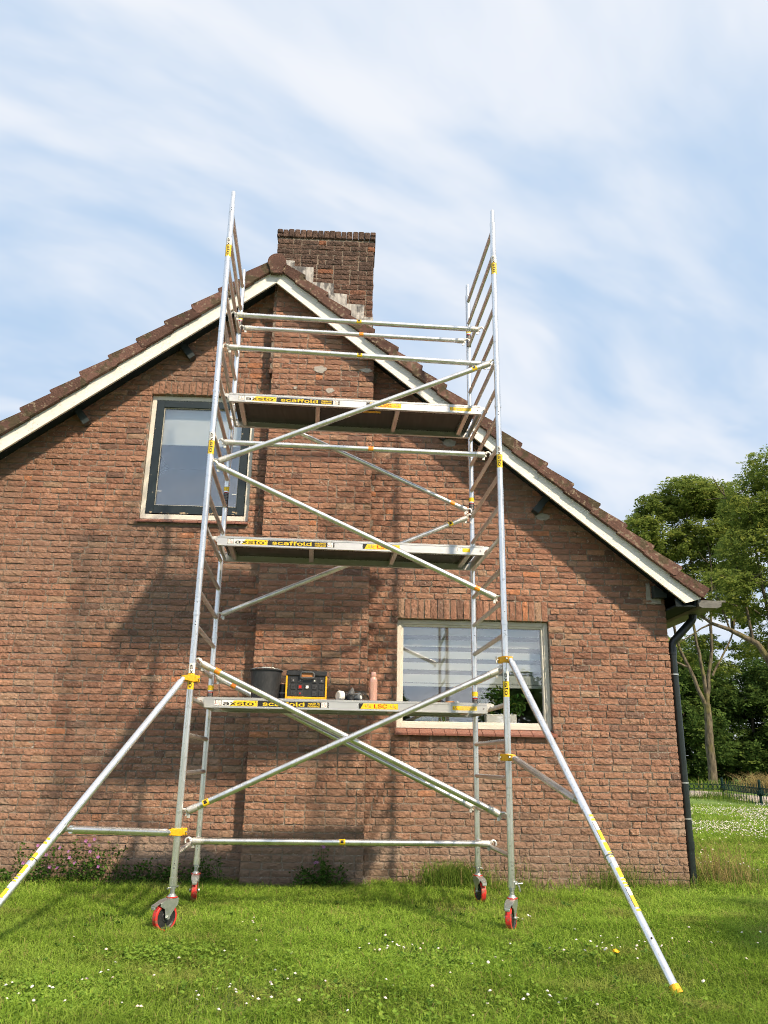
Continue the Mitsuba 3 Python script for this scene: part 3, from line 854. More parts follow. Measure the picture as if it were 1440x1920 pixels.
for k in range(nt):
    a = UW[0] - 0.02 + (UW[1] - UW[0] + 0.03) * k / nt; b = UW[0] - 0.02 + (UW[1] - UW[0] + 0.03) * (k + 1) / nt - 0.006
    m = hull([(a, DW - 0.045, 3.712), (b, DW - 0.045, 3.712), (a, DW - 0.045, 3.732), (b, DW - 0.045, 3.732), (a, DW + 0.06, 3.745), (b, DW + 0.06, 3.745), (a, DW + 0.06, 3.772), (b, DW + 0.06, 3.772)])
    put(f'{W2}__sill_tile', m, 'sill_tile_bsdf', False, uv=np.tile([rng.random(), 0], (len(m.vertices), 1)), run=True)
# rooms behind the glass


def room(x0, x1, z0, z1, y0, y1, o):
    w = 0.02
    return cat_([box(x0, x0 + w, y0, y1, z0, z1), box(x1 - w, x1, y0, y1, z0, z1), box(x0 + w, x1 - w, y0, y1, z0, z0 + w), box(x0 + w, x1 - w, y0, y1, z1 - w, z1), box(x0 + w, x1 - w, y1 - w, y1, z0 + w, z1 - w)])


put(f'{HOUSE}__room', room(-0.6, 3.4, 0.05, 2.86, DW + 0.114, DW + 3.6, None), 'room_paint')
put(f'{HOUSE}__room', room(-3.2, -0.7, 2.95, 5.40, DW + 0.114, DW + 2.8, None), 'room_paint')
put(f'{HOUSE}__inner_sill', box(RW[0], RW[1], DW + 0.155, DW + 0.42, 1.53, 1.56), 'white_glaze')

# ------------------------------------------------------------------ scaffold tower
TOWER = 'scaffold_tower'
tag(TOWER, 'tall aluminium mobile scaffold tower standing on red castors before the gable', 'scaffold')
O2 = np.array([-1.22305, 6.40474]); EX = np.array([0.99908957, 0.04266191, 0.0]); EY = np.array([-0.04266191, 0.99908957, 0.0]); EZ = np.array([0, 0, 1.0])
LEN, DEP = 2.5, 1.2738


def L(u, v, z):
    return np.array([O2[0], O2[1], 0]) + u * EX + v * EY + z * EZ


VIEW = -EY
SR = 0.0260
BASES = (0.314, 2.274, 4.232)


def beam_box(u0, u1, v0, v1, z0, z1, c=0.003):
    m = cbox(u0, u1, v0, v1, z0, z1, c)
    return xf(m, basis(L(0, 0, 0), EX, EY, EZ))


def sticker(parent, u, v, z0, z1, r, rear=False):
    A, B = L(u, v, z0), L(u, v, z1)
    face = VIEW + 0.12 * EX * (1 if u < 1 else -1)
    face = face / np.linalg.norm(face); right = np.cross(EZ, -face) * 1.0
    right = np.cross(face, EZ) * -1.0
    if rear:
        put(f'{parent}__warning_sticker', patch(A, A + (B - A) * 0.74, r + 0.0006, face, 1.25), 'print_black', True)
        put(f'{parent}__warning_sticker_yellow', patch(A + (B - A) * 0.80, B, r + 0.0006, face, 1.5), 'print_yellow', True)
        put(f'{parent}__warning_print', cat_([patch(A + (B - A) * q, A + (B - A) * (q + 0.03), r + 0.0012, face, 0.6) for q in np.arange(0.06, 0.66, 0.075)]), 'print_grey', True)
        put(f'{parent}__warning_line', patch(A + (B - A) * 0.70, A + (B - A) * 0.73, r + 0.0012, face, 0.9), 'print_red', True)
        return
    zs = z0 + (z1 - z0) * 0.62
    put(f'{parent}__sticker', patch(A, L(u, v, zs), r + 0.0006, face, 1.15), 'print_yellow', True)
    put(f'{parent}__sticker_white', patch(L(u, v, zs), B, r + 0.0006, face, 1.15), 'print_white', True)
    # slanted boundary between the fields and a dark border on one side
    put(f'{parent}__sticker_border', cat_([patch(A, B, r + 0.0011, math.cos(1.22) * face - math.sin(1.22) * right, 0.14, 4), patch(A, B, r + 0.0010, math.cos(1.2) * face + math.sin(1.2) * right, 0.05, 3)]), 'print_black', True)
    m = text('axsto', (z1 - z0) * 0.88, 0.026, True)
    P = np.array(m.vertices); th = (P[:, 1] - 0.013) / r
    W = L(u, v, z1)[None] - (P[:, 0:1] + (z1 - z0) * 0.06) * EZ + (r + 0.0011 + P[:, 2:3]) * (np.cos(th)[:, None] * face + np.sin(th)[:, None] * right)
    put(f'{parent}__sticker_lettering', trimesh.Trimesh(W, m.faces, process=False), 'print_black', label='black lettering axsto running down the sticker')


for s, u in ((0, 0.0), (1, LEN)):
    for k, zb in enumerate(BASES):
        fr = uniq(f'{TOWER}__ladder_frame')
        ASIZE[fr] = 1; labels[fr] = {'label': f"{('bottom', 'middle', 'top')[k]} ladder frame on the {('left', 'right')[s]} side of the tower"}
        for v in (0.0, DEP):
            top = zb + 1.955
            ms = [tube(L(u, v, zb - 0.018 if k == 0 else zb + 0.003), L(u, v, top), SR, n=24, ribs=0.012)]
            if k == 0:
                ms.append(tube(L(u, v, zb - 0.02), L(u, v, zb + 0.035), SR + 0.004, n=24))
            else:
                ms.append(tube(L(u, v, zb - 0.004), L(u, v, zb + 0.022), SR + 0.0035, n=24))
            if k == 2:
                ms.append(tube(L(u, v, top), L(u, v, top + 0.135), 0.0212, n=20))
                ms.append(tube(L(u, v, top + 0.135), L(u, v, top + 0.147), 0.0212, 0.0165, n=20))
            put(f'{fr}__standard', cat_(ms), 'aluminium', 30)
            for zz in (zb + 1.905, zb + 1.878, zb + 0.10, zb + 0.13)[:4 if k == 0 else 3]:
                put(f'{fr}__pin_hole', tube(L(u, v, zz) + VIEW * 0.012, L(u, v, zz) + VIEW * (SR + 0.0012), 0.0042, n=10), 'dark_hole')
        for q in range(7):
            zr = 0.51 + 0.28 * (q + 7 * k)
            m = tube(L(u, SR * 0.7, zr), L(u, DEP - SR * 0.7, zr), 0.0185, n=16, ribs=0.035)
            put(f'{fr}__rung', m, 'rung_aluminium')
        sticker(fr, u, 0.0, zb + 1.375, zb + 1.575, SR * 1.012)
        sticker(fr, u, DEP, zb + 1.30, zb + 1.52, SR * 1.012, rear=True)


def brace(P, Q, name, lab, r=0.0245, tagpos=(0.08,), hook=None, col='print_yellow'):
    P, Q = np.asarray(P), np.asarray(Q)
    b = uniq(f'{TOWER}__{name}'); labels[b] = {'label': lab}
    d = (Q - P) / np.linalg.norm(Q - P)
    put(f'{b}__tube', tube(P + d * 0.07, Q - d * 0.07, r, n=24), 'aluminium', 40)
    for A, s in ((P, 1), (Q, -1)):
        dd = d * s
        _, uu, ww = frame_of(dd)
        ms = [tube(A + dd * 0.035, A + dd * 0.105, r + 0.0035, n=20), tube(A + dd * 0.115, A + dd * 0.125, r + 0.0015, n=20),
              hull(np.vstack([A + dd * 0.05 + 0.02 * ww, A + dd * 0.05 - 0.02 * ww, A + dd * 0.05 + 0.018 * uu, A + dd * 0.05 - 0.018 * uu,
                              A - dd * 0.005 + 0.026 * EZ + 0.014 * EY, A - dd * 0.005 + 0.026 * EZ - 0.014 * EY, A + dd * 0.02 - 0.004 * EZ + 0.012 * EY, A + dd * 0.02 - 0.004 * EZ - 0.012 * EY])),
              torus_arc(A, EX, EZ, 0.026, 0.0085, -0.2 * PI if s < 0 else -0.3 * PI, 1.3 * PI if s < 0 else 1.2 * PI)]
        put(f'{b}__claw', cat_(ms), 'cast_aluminium', 40)
        put(f'{b}__trigger', xf(cbox(-0.012, 0.012, -0.004, 0.004, -0.055, -0.02, 0.002), basis(A + dd * 0.04, EX, EY, EZ)), 'cast_aluminium')
    for t in tagpos:
        A = P + (Q - P) * t
        f = VIEW + 0.25 * EZ
        put(f'{b}__type_sticker', patch(A - d * 0.024, A + d * 0.024, r + 0.0007, f, 1.2), col, True)
        put(f'{b}__type_print', cat_([patch(A - d * 0.014, A + d * 0.010, r + 0.0013, f, 0.42), patch(A - d * 0.017, A + d * 0.017, r + 0.0013, f + 0.9 * EZ, 0.12)]), 'print_orange' if col == 'print_orange2' else 'print_black', True)
    return b


scene['print_orange2'] = prin((0.80, 0.30, 0.02), 0.42)
brace(L(-0.01, 0.70, 0.535), L(2.52, 0.70, 0.535), 'horizontal_brace', 'lowest horizontal brace just above the castors', tagpos=(0.497,))
brace(L(0.035, 0.075, 1.912), L(2.465, 0.075, 0.79), 'diagonal_brace', 'lowest front diagonal brace falling to the right', tagpos=(0.065,), col='print_orange2')
brace(L(0.035, 1.20, 1.912), L(2.465, 1.20, 0.79), 'diagonal_brace', 'lowest rear diagonal brace falling to the right', tagpos=(0.075,), col='print_orange2')
brace(L(0.03, 0.015, 0.79), L(2.47, 0.015, 1.912), 'diagonal_brace', 'lowest front diagonal brace rising to the right', tagpos=(0.065,))
brace(L(0.035, 0.02, 3.575), L(2.465, 0.02, 2.49), 'diagonal_brace', 'middle front diagonal brace falling to the right', tagpos=(0.925,), col='print_orange2')
brace(L(0.035, 0.075, 3.61), L(2.465, 0.02, 4.69), 'diagonal_brace', 'upper front diagonal brace rising to the right', tagpos=(0.93,))
brace(L(0.035, 1.22, 2.485), L(2.465, 1.22, 3.575), 'diagonal_brace', 'middle rear diagonal brace rising to the right', tagpos=(0.92,))
brace(L(0.035, 1.235, 4.70), L(2.465, 1.235, 3.64), 'diagonal_brace', 'upper rear diagonal brace falling to the right', tagpos=(0.93,), col='print_orange2')
brace(L(0.035, 0.10, 4.735), L(2.465, 0.16, 4.745), 'horizontal_brace', 'front guard rail low above the top platform', tagpos=(0.50,))
brace(L(0.035, 0.30, 3.89), L(2.465, 0.30, 3.89), 'horizontal_brace', 'horizontal brace below the top platform', tagpos=(0.555,), col='print_orange2')
brace(L(0.035, 1.20, 5.575), L(2.465, 1.20, 5.575), 'horizontal_brace', 'rear guard rail above the top platform', tagpos=(0.525,), col='print_orange2')
brace(L(0.035, 0.46, 5.285), L(2.465, 0.46, 5.285), 'horizontal_brace', 'topmost guard rail in the middle of the frames', tagpos=(0.50,))


def flat(u0, u1, z0, z1, v, th=0.0006):
    return beam_box(u0, u1, v - th, v, z0, z1, 0.0001)


def put_text(parent, s, u0, u1, z0, z1, v, bsdf, name='lettering'):
    m = text(s, u1 - u0, z1 - z0)
    put(f'{parent}__{name}', xf(m, basis(L(u0, v, z0), EX, EZ, -EY)), bsdf, label=f'lettering {s}')


def logo(parent, u0, u1, z0, z1, v):
    w = u1 - u0; h = z1 - z0
    for s, a, b, c, d, col in (('L', 0.08, 0.30, 0.28, 0.78, 'print_red'), ('S', 0.36, 0.60, 0.18, 0.66, 'print_grey'), ('C', 0.64, 0.90, 0.10, 0.58, 'print_red'), ('M', 0.36, 0.60, 0.72, 0.95, 'print_grey')):
        m = text(s, w * (b - a), h * (d - c)) if s != 'M' else text('w', w * (b - a), h * (d - c))
        put(f'{parent}__emblem', xf(m, basis(L(u0 + a * w, v, z0 + c * h), EX, EZ, -EY)), col)


def platform(zt, lab, labtag):
    p = uniq(f'{TOWER}__platform'); labels[p] = {'label': lab}
    u0, u1, v0, v1 = 0.055, 2.45, 0.505, 1.12
    H = 0.078
    for v, s in ((v0, 1), (v1, -1)):
        web = [beam_box(u0, u1, min(v, v + s * 0.004), max(v, v + s * 0.004), zt - H, zt, 0.001),
               beam_box(u0, u1, min(v, v + s * 0.03), max(v, v + s * 0.03), zt - H - 0.004, zt - H, 0.001),
               beam_box(u0, u1, min(v - s * 0.004, v + s * 0.022), max(v - s * 0.004, v + s * 0.022), zt - 0.0, zt + 0.006, 0.0015),
               beam_box(u0, u1, min(v - s * 0.004, v), max(v - s * 0.004, v), zt - 0.012, zt - 0.0005, 0.001),
               beam_box(u0, u1, min(v - s * 0.003, v), max(v - s * 0.003, v), zt - H - 0.003, zt - H + 0.008, 0.001)]
        put(f'{p}__side_beam', cat_(web), 'beam_aluminium')
    put(f'{p}__deck', beam_box(u0 + 0.03, u1 - 0.03, v0 + 0.006, v1 - 0.006, zt - 0.018, zt - 0.002, 0.001), 'plywood', label='dark brown plywood deck')
    for u in (u0 + 0.10, u0 + 0.83, u0 + 1.60, u1 - 0.12):
        put(f'{p}__cross_bar', beam_box(u - 0.022, u + 0.022, v0 + 0.006, v1 - 0.006, zt - 0.066, zt - 0.020, 0.004), 'rung_aluminium')
    for u, s in ((u0, -1), (u1, 1)):
        put(f'{p}__end_cap', beam_box(u - 0.006, u + 0.006, v0 + 0.002, v1 - 0.002, zt - H, zt + 0.004, 0.001), 'cast_aluminium')
        for v in (v0 + 0.05, v1 - 0.05):
            pts = [(0, -0.052), (0.006, -0.052), (0.035, -0.02), (0.055, -0.022), (0.072, -0.05), (0.08, -0.036), (0.065, 0.0), (0.03, 0.008), (0, 0.004)]
            if s < 0: pts = [(-a, b) for a, b in pts][::-1]
            m = extrude(pts, 0.028)
            put(f'{p}__hook', xf(m, basis(L(u, v, zt), EX, EZ, -EY)), 'cast_aluminium')
    fv = v0 - 0.0005
    z0, z1 = zt - 0.064, zt - 0.018
    B = p + '__side_beam'
    # long brand strip
    put(f'{p}__sign_white', flat(0.135, 0.30, z0, z1, fv), 'print_white')
    logo(p, 0.142, 0.192, z0 + 0.002, z1 - 0.002, fv - 0.0007)
    fr = [flat(0.139, 0.143, z0, z1, fv - 0.0006), flat(0.191, 0.195, z0, z1, fv - 0.0006), flat(0.139, 0.195, z0 - 0.001, z0 + 0.002, fv - 0.0008), flat(0.139, 0.195, z1 - 0.002, z1 + 0.001, fv - 0.0008)]
    put(f'{p}__sign_border', cat_(fr), 'print_black')
    yel = extrude([(0.262, 0), (0.492, 0), (0.492, z1 - z0), (0.30, z1 - z0)], 0.0006)
    put(f'{p}__sign_yellow', xf(yel, basis(L(0, fv - 0.0007, z0), EX, EZ, -EY)), 'print_yellow')
    put_text(p, 'axsto', 0.206, 0.462, z0 + 0.004, z1 - 0.010, fv - 0.0014, 'print_black')
    put_text(p, '®', 0.468, 0.482, z1 - 0.016, z1 - 0.006, fv - 0.0014, 'print_black')
    put(f'{p}__sign_black', flat(0.494, 1.09, z0, z1, fv), 'print_black')
    put_text(p, 'scaffold', 0.535, 0.885, z0 + 0.006, z1 - 0.004, fv - 0.0008, 'print_yellow')
    put_text(p, 'made in', 0.915, 1.012, z0 + 0.024, z1 - 0.003, fv - 0.0008, 'print_yellow')
    put_text(p, 'holland', 0.915, 1.012, z0 + 0.003, z0 + 0.021, fv - 0.0008, 'print_yellow')
    put(f'{p}__sign_white', flat(1.028, 1.078, z0 + 0.002, z1 - 0.002, fv - 0.0008), 'print_white')
    logo(p, 1.030, 1.076, z0 + 0.004, z1 - 0.004, fv - 0.0016)
    # second strip
    put(f'{p}__sign_black', flat(1.345, 1.40, z0, z1, fv), 'print_black')
    yel = extrude([(1.36, 0), (1.68, 0), (1.68, z1 - z0), (1.385, z1 - z0)], 0.0006)
    put(f'{p}__sign_yellow', xf(yel, basis(L(0, fv - 0.0008, z0), EX, EZ, -EY)), 'print_yellow')
    logo(p, 1.395, 1.455, z0 + 0.004, z1 - 0.004, fv - 0.0016)
    put_text(p, 'LSC', 1.475, 1.585, z0 + 0.006, z1 - 0.006, fv - 0.0016, 'print_red')
    logo(p, 1.61, 1.67, z0 + 0.004, z1 - 0.004, fv - 0.0016)
    # small label near the right end
    if labtag:
        put(f'{p}__sign_yellow', flat(2.15, 2.36, z0 + 0.006, z1 - 0.004, fv), 'print_yellow')
        logo(p, 2.153, 2.20, z0 + 0.008, z1 - 0.008, fv - 0.0008)
        put(f'{p}__small_print', cat_([flat(2.21, 2.35, z0 + q, z0 + q + 0.0022, fv - 0.0008) for q in (0.014, 0.022, 0.030, 0.036)]), 'print_grey')
    else:
        put(f'{p}__sign_white', flat(2.20, 2.25, z0 + 0.006, z1 - 0.004, fv), 'print_white')
        put(f'{p}__small_print', cat_([flat(2.206, 2.212, z0 + 0.01, z1 - 0.008, fv - 0.0008), flat(2.222, 2.244, z0 + 0.012, z0 + 0.016, fv - 0.0008), flat(2.222, 2.244, z1 - 0.014, z1 - 0.01, fv - 0.0008)]), 'print_grey')
        put(f'{p}__sign_yellow', flat(2.255, 2.325, z0 + 0.006, z1 - 0.004, fv), 'print_yellow')
    put(f'{p}__rivet', cat_([tube(L(u, fv - 0.0025, zt - 0.042), L(u, fv + 0.003, zt - 0.042), 0.007, n=12) for u in (u1 - 0.03,)]), 'print_grey')
    put(f'{p}__deck_sticker', beam_box(1.22, 1.50, 0.70, 0.74, zt - 0.0195, zt - 0.0182, 0.0001), 'clamp_yellow')
    return p


platform(1.668, 'lowest platform with bucket and tools on it', True)
platform(3.07, 'middle platform, empty', False)
platform(4.472, 'top platform, empty', True)


# stabilisers
def bolt(o, ax, r=0.007, l=0.012):
    return tube(o, o + ax * l, r, n=6)


def clamp(parent, u, z, dirv, side):
    """Yellow half coupler round a front standard; dirv points to the strut it carries."""
    c_ = L(u, 0, z)
    d = np.array([dirv[0], dirv[1], 0.0]); d /= np.linalg.norm(d); q = np.cross(EZ, d)
    M = basis(c_, d, q, EZ)
    body = cat_([hull([(a * math.cos(t), a * math.sin(t), s) for t in np.linspace(0, 2 * PI, 16)[:-1] for a, s in ((0.036, -0.026), (0.036, 0.026), (0.038, -0.018), (0.038, 0.018))]),
                 hull([(0.01, -0.034, s) for s in (-0.026, 0.026)] + [(0.01, 0.034, s) for s in (-0.026, 0.026)] + [(0.085 + 0.012 * math.cos(t), 0.022 * math.sin(t), s) for t in np.linspace(-1.6, 1.6, 7) for s in (-0.017, 0.017)]),
                 cbox(-0.07, -0.02, -0.034, -0.006, -0.026, 0.026, 0.006), cbox(-0.07, -0.02, 0.006, 0.034, -0.026, 0.026, 0.006)])
    # bore stands proud: the standard passes through, the coupler wraps it
    put(f'{parent}__clamp', xf(body, M), 'clamp_yellow', 35)
    put(f'{parent}__pivot_bolt', xf(tube((0.075, -0.036, 0), (0.075, -0.020, 0), 0.009, n=6), M), 'galvanised')
    nut = cat_([tube((-0.045, -0.05, 0), (-0.045, 0.05, 0), 0.006, n=10),
                hull([(-0.045, -0.062, 0.0), (-0.045, -0.048, 0.004), (-0.04, -0.06, 0.03), (-0.05, -0.06, 0.03), (-0.045, -0.05, 0.03)]),
                hull([(-0.045, -0.062, 0.0), (-0.045, -0.048, -0.004), (-0.04, -0.06, -0.03), (-0.05, -0.06, -0.03), (-0.045, -0.05, -0.03)])])
    put(f'{parent}__wing_nut', xf(nut, M), 'galvanised')
    return c_ + d * 0.078


def stabiliser(u, ztop, zlow, foot, sj, lab):
    s = uniq(f'{TOWER}__stabiliser'); labels[s] = {'label': lab}
    F_ = np.array([foot[0], foot[1], 0.0])
    dv = F_ - L(u, 0, 0)
    A = clamp(s, u, ztop, dv, 0)
    d = (F_ - A) / np.linalg.norm(F_ - A); Ln = np.linalg.norm(F_ - A)
    mid = 0.70
    put(f'{s}__upper_tube', cat_([tube(A + d * 0.01, A + d * 0.05, 0.0185, n=16), tube(A + d * 0.05, A + d * (mid * Ln), 0.0262, n=24), tube(A + d * (mid * Ln - 0.03), A + d * (mid * Ln), 0.0285, n=24)]), 'aluminium', 40)
    put(f'{s}__lower_tube', tube(A + d * (mid * Ln), F_ - d * 0.05, 0.0245, n=24), 'aluminium', 40)
    nrm = VIEW + 0.1 * EZ
    nv = VIEW - d * (VIEW @ d); nv /= np.linalg.norm(nv)
    for q in (0.755, 0.82, 0.885):
        put(f'{s}__pin_hole', tube(A + d * (Ln * q) + 0.015 * nv, A + d * (Ln * q) + 0.0262 * nv, 0.0065, n=10), 'dark_hole')
    foot_m = [tube(F_ - d * 0.05, F_ + d * 0.0, 0.028, 0.032, n=18)]
    put(f'{s}__rubber_foot', cat_(foot_m), 'clamp_yellow', 40)
    put(f'{s}__lock_pin', cat_([torus_arc(A + d * (mid * Ln - 0.05), *frame_of(d)[1:], 0.031, 0.0025, 0, 2 * PI, 20, 6), tube(A + d * (mid * Ln - 0.05) - VIEW * 0.03, A + d * (mid * Ln - 0.05) + VIEW * 0.034, 0.005, n=8)]), 'galvanised', 40)
    J = A + d * (Ln * sj)
    B = clamp(s, u, zlow, J - L(u, 0, 0), 0)
    e = (J - B) / np.linalg.norm(J - B); le = np.linalg.norm(J - B)
    put(f'{s}__strut', cat_([tube(B + e * 0.005, B + e * 0.04, 0.018, n=16), tube(B + e * 0.04, J - e * 0.085, 0.0250, n=24), tube(B + e * 0.045, B + e * 0.05, 0.0262, n=24), tube(B + e * 0.06, B + e * 0.065, 0.0262, n=24),
                             tube(J - e * 0.105, J - e * 0.1, 0.0262, n=24)]), 'aluminium', 40)
    _, uu, ww = frame_of(e)
    br_ = [hull([J + d * a + q * 0.03 for a in (-0.035, 0.035) for q in (uu, -uu, ww, -ww)] + [J - e * 0.04 + q * 0.02 for q in (uu, -uu, ww, -ww)]), tube(J - e * 0.11, J - e * 0.03, 0.014, n=12), tube(J - e * 0.055 - VIEW * 0.024, J - e * 0.055 + VIEW * 0.026, 0.009, n=8)]
    put(f'{s}__joint_bracket', cat_(br_), 'galvanised', 40)
    # coloured setting strip below the joint
    f = VIEW + 0.55 * EZ + (0.35 if u > 1 else -0.35) * EX
    P_ = lambda q: A + d * (Ln * q)
    s0 = sj + 0.035
    seg = lambda a, b, half=0.62: patch(P_(s0 + a), P_(s0 + b), 0.0269, f, half, 7)
    yl = [seg(0.0, 0.006), seg(0.012, 0.018), seg(0.045, 0.072), seg(0.079, 0.103), seg(0.106, 0.111), seg(0.115, 0.119), seg(0.123, 0.126), seg(0.146, 0.170), seg(0.174, 0.179), seg(0.183, 0.187), seg(0.191, 0.194), seg(0.216, 0.243), seg(0.248, 0.253)]
    for m in yl:
        put(f'{s}__setting_mark', m, 'print_yellow', True)
    for m in (seg(0.021, 0.043), seg(0.129, 0.143), seg(0.197, 0.214)):
        put(f'{s}__setting_mark_white', m, 'print_white', True)
    put(f'{s}__setting_outline', cat_([patch(P_(s0 + a), P_(s0 + b), 0.0274, f + k * np.cross(d, f) * 0.68, 0.05, 3) for a, b in ((0.021, 0.072), (0.197, 0.243)) for k in (-1, 1)]), 'print_black', True)
    return s


stabiliser(LEN, 1.986, 1.226, (1.829, 4.807), 0.535, 'right stabiliser leg reaching forward to a yellow foot in the grass')
stabiliser(0.0, 1.774, 0.658, (-2.16, 4.903), 0.585, 'left stabiliser leg leaving the photo at its lower left edge')


# castors
def castor(u, v, trail, lab, brake=True):
    c = uniq(f'{TOWER}__castor'); labels[c] = {'label': lab}
    t = np.array([trail[0], trail[1], 0.0]); t /= np.linalg.norm(t)
    M = basis(L(u, v, 0), t, np.cross(EZ, t), EZ)
    P = lambda key, m, b, s=False: put(f'{c}__{key}', xf(m, M), b, s)
    wx, wr = 0.050, 0.095
    a = np.linspace(0, 2 * PI, 41)[:-1]

    def disc(prof):   # profile (radius, y) revolved about the axle
        m = lathe(prof, 40); V = np.array(m.vertices)
        return trimesh.Trimesh(np.c_[V[:, 0] + wx, V[:, 2], V[:, 1] + wr], np.array(m.faces)[:, ::-1], process=False)
    P('tyre', disc([(0.077, -0.021), (0.089, -0.0225), (0.094, -0.018), (0.095, 0.0), (0.094, 0.018), (0.089, 0.0225), (0.077, 0.021)]), 'red_rubber', 40)
    P('wheel', disc([(0.0, -0.014), (0.03, -0.016), (0.034, -0.012), (0.065, -0.011), (0.073, -0.019), (0.078, -0.019), (0.078, 0.019), (0.073, 0.019), (0.065, 0.011), (0.034, 0.012), (0.03, 0.016), (0.0, 0.014)]), 'black_plastic', 30)
    fork = [(-0.035, 0.214), (0.035, 0.214), (0.085, 0.204), (0.116, 0.190), (0.116, 0.172), (0.078, 0.152), (0.068, 0.095), (0.058, 0.082), (0.042, 0.082), (0.032, 0.095), (-0.01, 0.150), (-0.035, 0.175)]
    for s in (-1, 1):
        m = xz_prism(fork[::-1], -0.002, 0.002); m.apply_translation((0, s * 0.031, 0))
        P('fork', m, 'galvanised')
    P('fork_crown', cat_([cbox(-0.036, 0.04, -0.033, 0.033, 0.208, 0.216, 0.002), hull([(0.035, s * 0.033, 0.2155) for s in (-1, 1)] + [(0.085, s * 0.033, 0.2055) for s in (-1, 1)] + [(0.085, s * 0.033, 0.2025) for s in (-1, 1)] + [(0.035, s * 0.033, 0.2105) for s in (-1, 1)]), hull([(0.085, s * 0.033, 0.2055) for s in (-1, 1)] + [(0.116, s * 0.030, 0.193) for s in (-1, 1)] + [(0.085, s * 0.033, 0.2025) for s in (-1, 1)] + [(0.116, s * 0.030, 0.189) for s in (-1, 1)])]), 'galvanised')
    P('axle_bolt', cat_([tube((wx, -0.042, wr), (wx, 0.042, wr), 0.008, n=10), tube((wx, -0.045, wr), (wx, -0.034, wr), 0.013, n=6), tube((wx, 0.034, wr), (wx, 0.045, wr), 0.013, n=6)]), 'galvanised')
    P('red_ring', tube((0, 0, 0.217), (0, 0, 0.224), 0.040, n=28), 'red_rubber', 40)
    P('swivel_head', cat_([tube((0, 0, 0.2245), (0, 0, 0.232), 0.034, 0.030, n=24), tube((0, 0, 0.232), (0, 0, 0.244), 0.028, 0.018, n=24)]), 'galvanised', 40)
    sp = [tube((0, 0, 0.244), (0, 0, 0.33), 0.0155, n=18)] + [tube((0, 0, z_), (0, 0, z_ + 0.0032), 0.0182, n=18) for z_ in np.arange(0.246, 0.284, 0.0064)]
    P('spindle', cat_(sp), 'galvanised', 40)
    P('spindle_nut', cat_([tube((0, 0, 0.277), (0, 0, 0.292), 0.024, n=12), tube((-0.062, -0.02, 0.284), (0.062, 0.02, 0.284), 0.0065, n=10)]), 'galvanised', 30)
    if brake:
        P('brake_pedal', cat_([hull([(0.118, s * 0.024, 0.193) for s in (-1, 1)] + [(0.158, s * 0.022, 0.178) for s in (-1, 1)] + [(0.118, s * 0.024, 0.187) for s in (-1, 1)] + [(0.158, s * 0.022, 0.168) for s in (-1, 1)]), cbox(0.148, 0.162, -0.02, 0.02, 0.150, 0.170, 0.004)]), 'galvanised')


castor(0, 0, (-0.66, -0.76), 'front left castor turned sideways showing its black hub')
castor(LEN, 0, (-0.42, -0.90), 'front right castor with its red tread towards the viewer')
castor(0, DEP, (0.14, -1.0), 'rear left castor in the shade by the wall')
castor(LEN, DEP, (0.22, -1.0), 'rear right castor beside the tall grass tuft')
put(f'{TOWER}__retaining_clip', cat_([polytube([L(LEN, -0.02, 0.33), L(LEN + 0.03, -0.035, 0.335), L(LEN + 0.05, -0.03, 0.30), L(LEN + 0.055, -0.03, 0.27)], 0.006, 8), tube(L(LEN + 0.02, -0.03, 0.32), L(LEN + 0.075, -0.03, 0.325), 0.007, n=8)]), 'galvanised')

# ------------------------------------------------------------------ things on the lowest platform
DK = 1.668 - 0.001
bv = 0.665
bx = L(0.541, bv, DK)
t_ = 'bucket'
tag(t_, 'black plastic bucket at the left end of the lowest platform', 'bucket')
prof = [(0.0, 0.0), (0.112, 0.0), (0.116, 0.006), (0.134, 0.243), (0.146, 0.245), (0.148, 0.251), (0.144, 0.256), (0.131, 0.254), (0.113, 0.012), (0.0, 0.010)]
put(f'{t_}__body', lathe(prof, 40, bx), 'bucket_plastic', 35)
aa = np.linspace(0, PI, 20)
hand = [bx + EX * 0.146 * math.cos(q) + EY * (-0.10 * math.sin(q)) + EZ * (0.243 + 0.026 * math.sin(q)) for q in aa]
put(f'{t_}__handle', polytube(hand, 0.0032, 8), 'galvanised', True)
put(f'{t_}__grip', polytube([hand[9] - EX * 0.012, hand[10] + EX * 0.012][::-1] if False else [bx + EX * 0.035 - EY * 0.098 + EZ * 0.268, bx - EX * 0.03 - EY * 0.099 + EZ * 0.268], 0.007, 10), 'galvanised')
c0 = L(0.692, bv + 0.02, DK)
t_ = 'paint_tin'
tag(t_, 'small dark tin half hidden between the bucket and the yellow case', 'tin')
put(f'{t_}__body', lathe([(0, 0), (0.036, 0), (0.036, 0.145), (0.034, 0.148), (0.0, 0.148)], 24, c0), 'black_plastic', 35)
put(f'{t_}__rim', lathe([(0.0362, 0.139), (0.0378, 0.142), (0.0378, 0.146), (0.0362, 0.149)], 24, c0), 'copper', 35)
put(f'{t_}__band', lathe([(0.0363, 0.06), (0.0366, 0.062), (0.0366, 0.070), (0.0363, 0.072)], 24, c0), 'print_grey', 35)
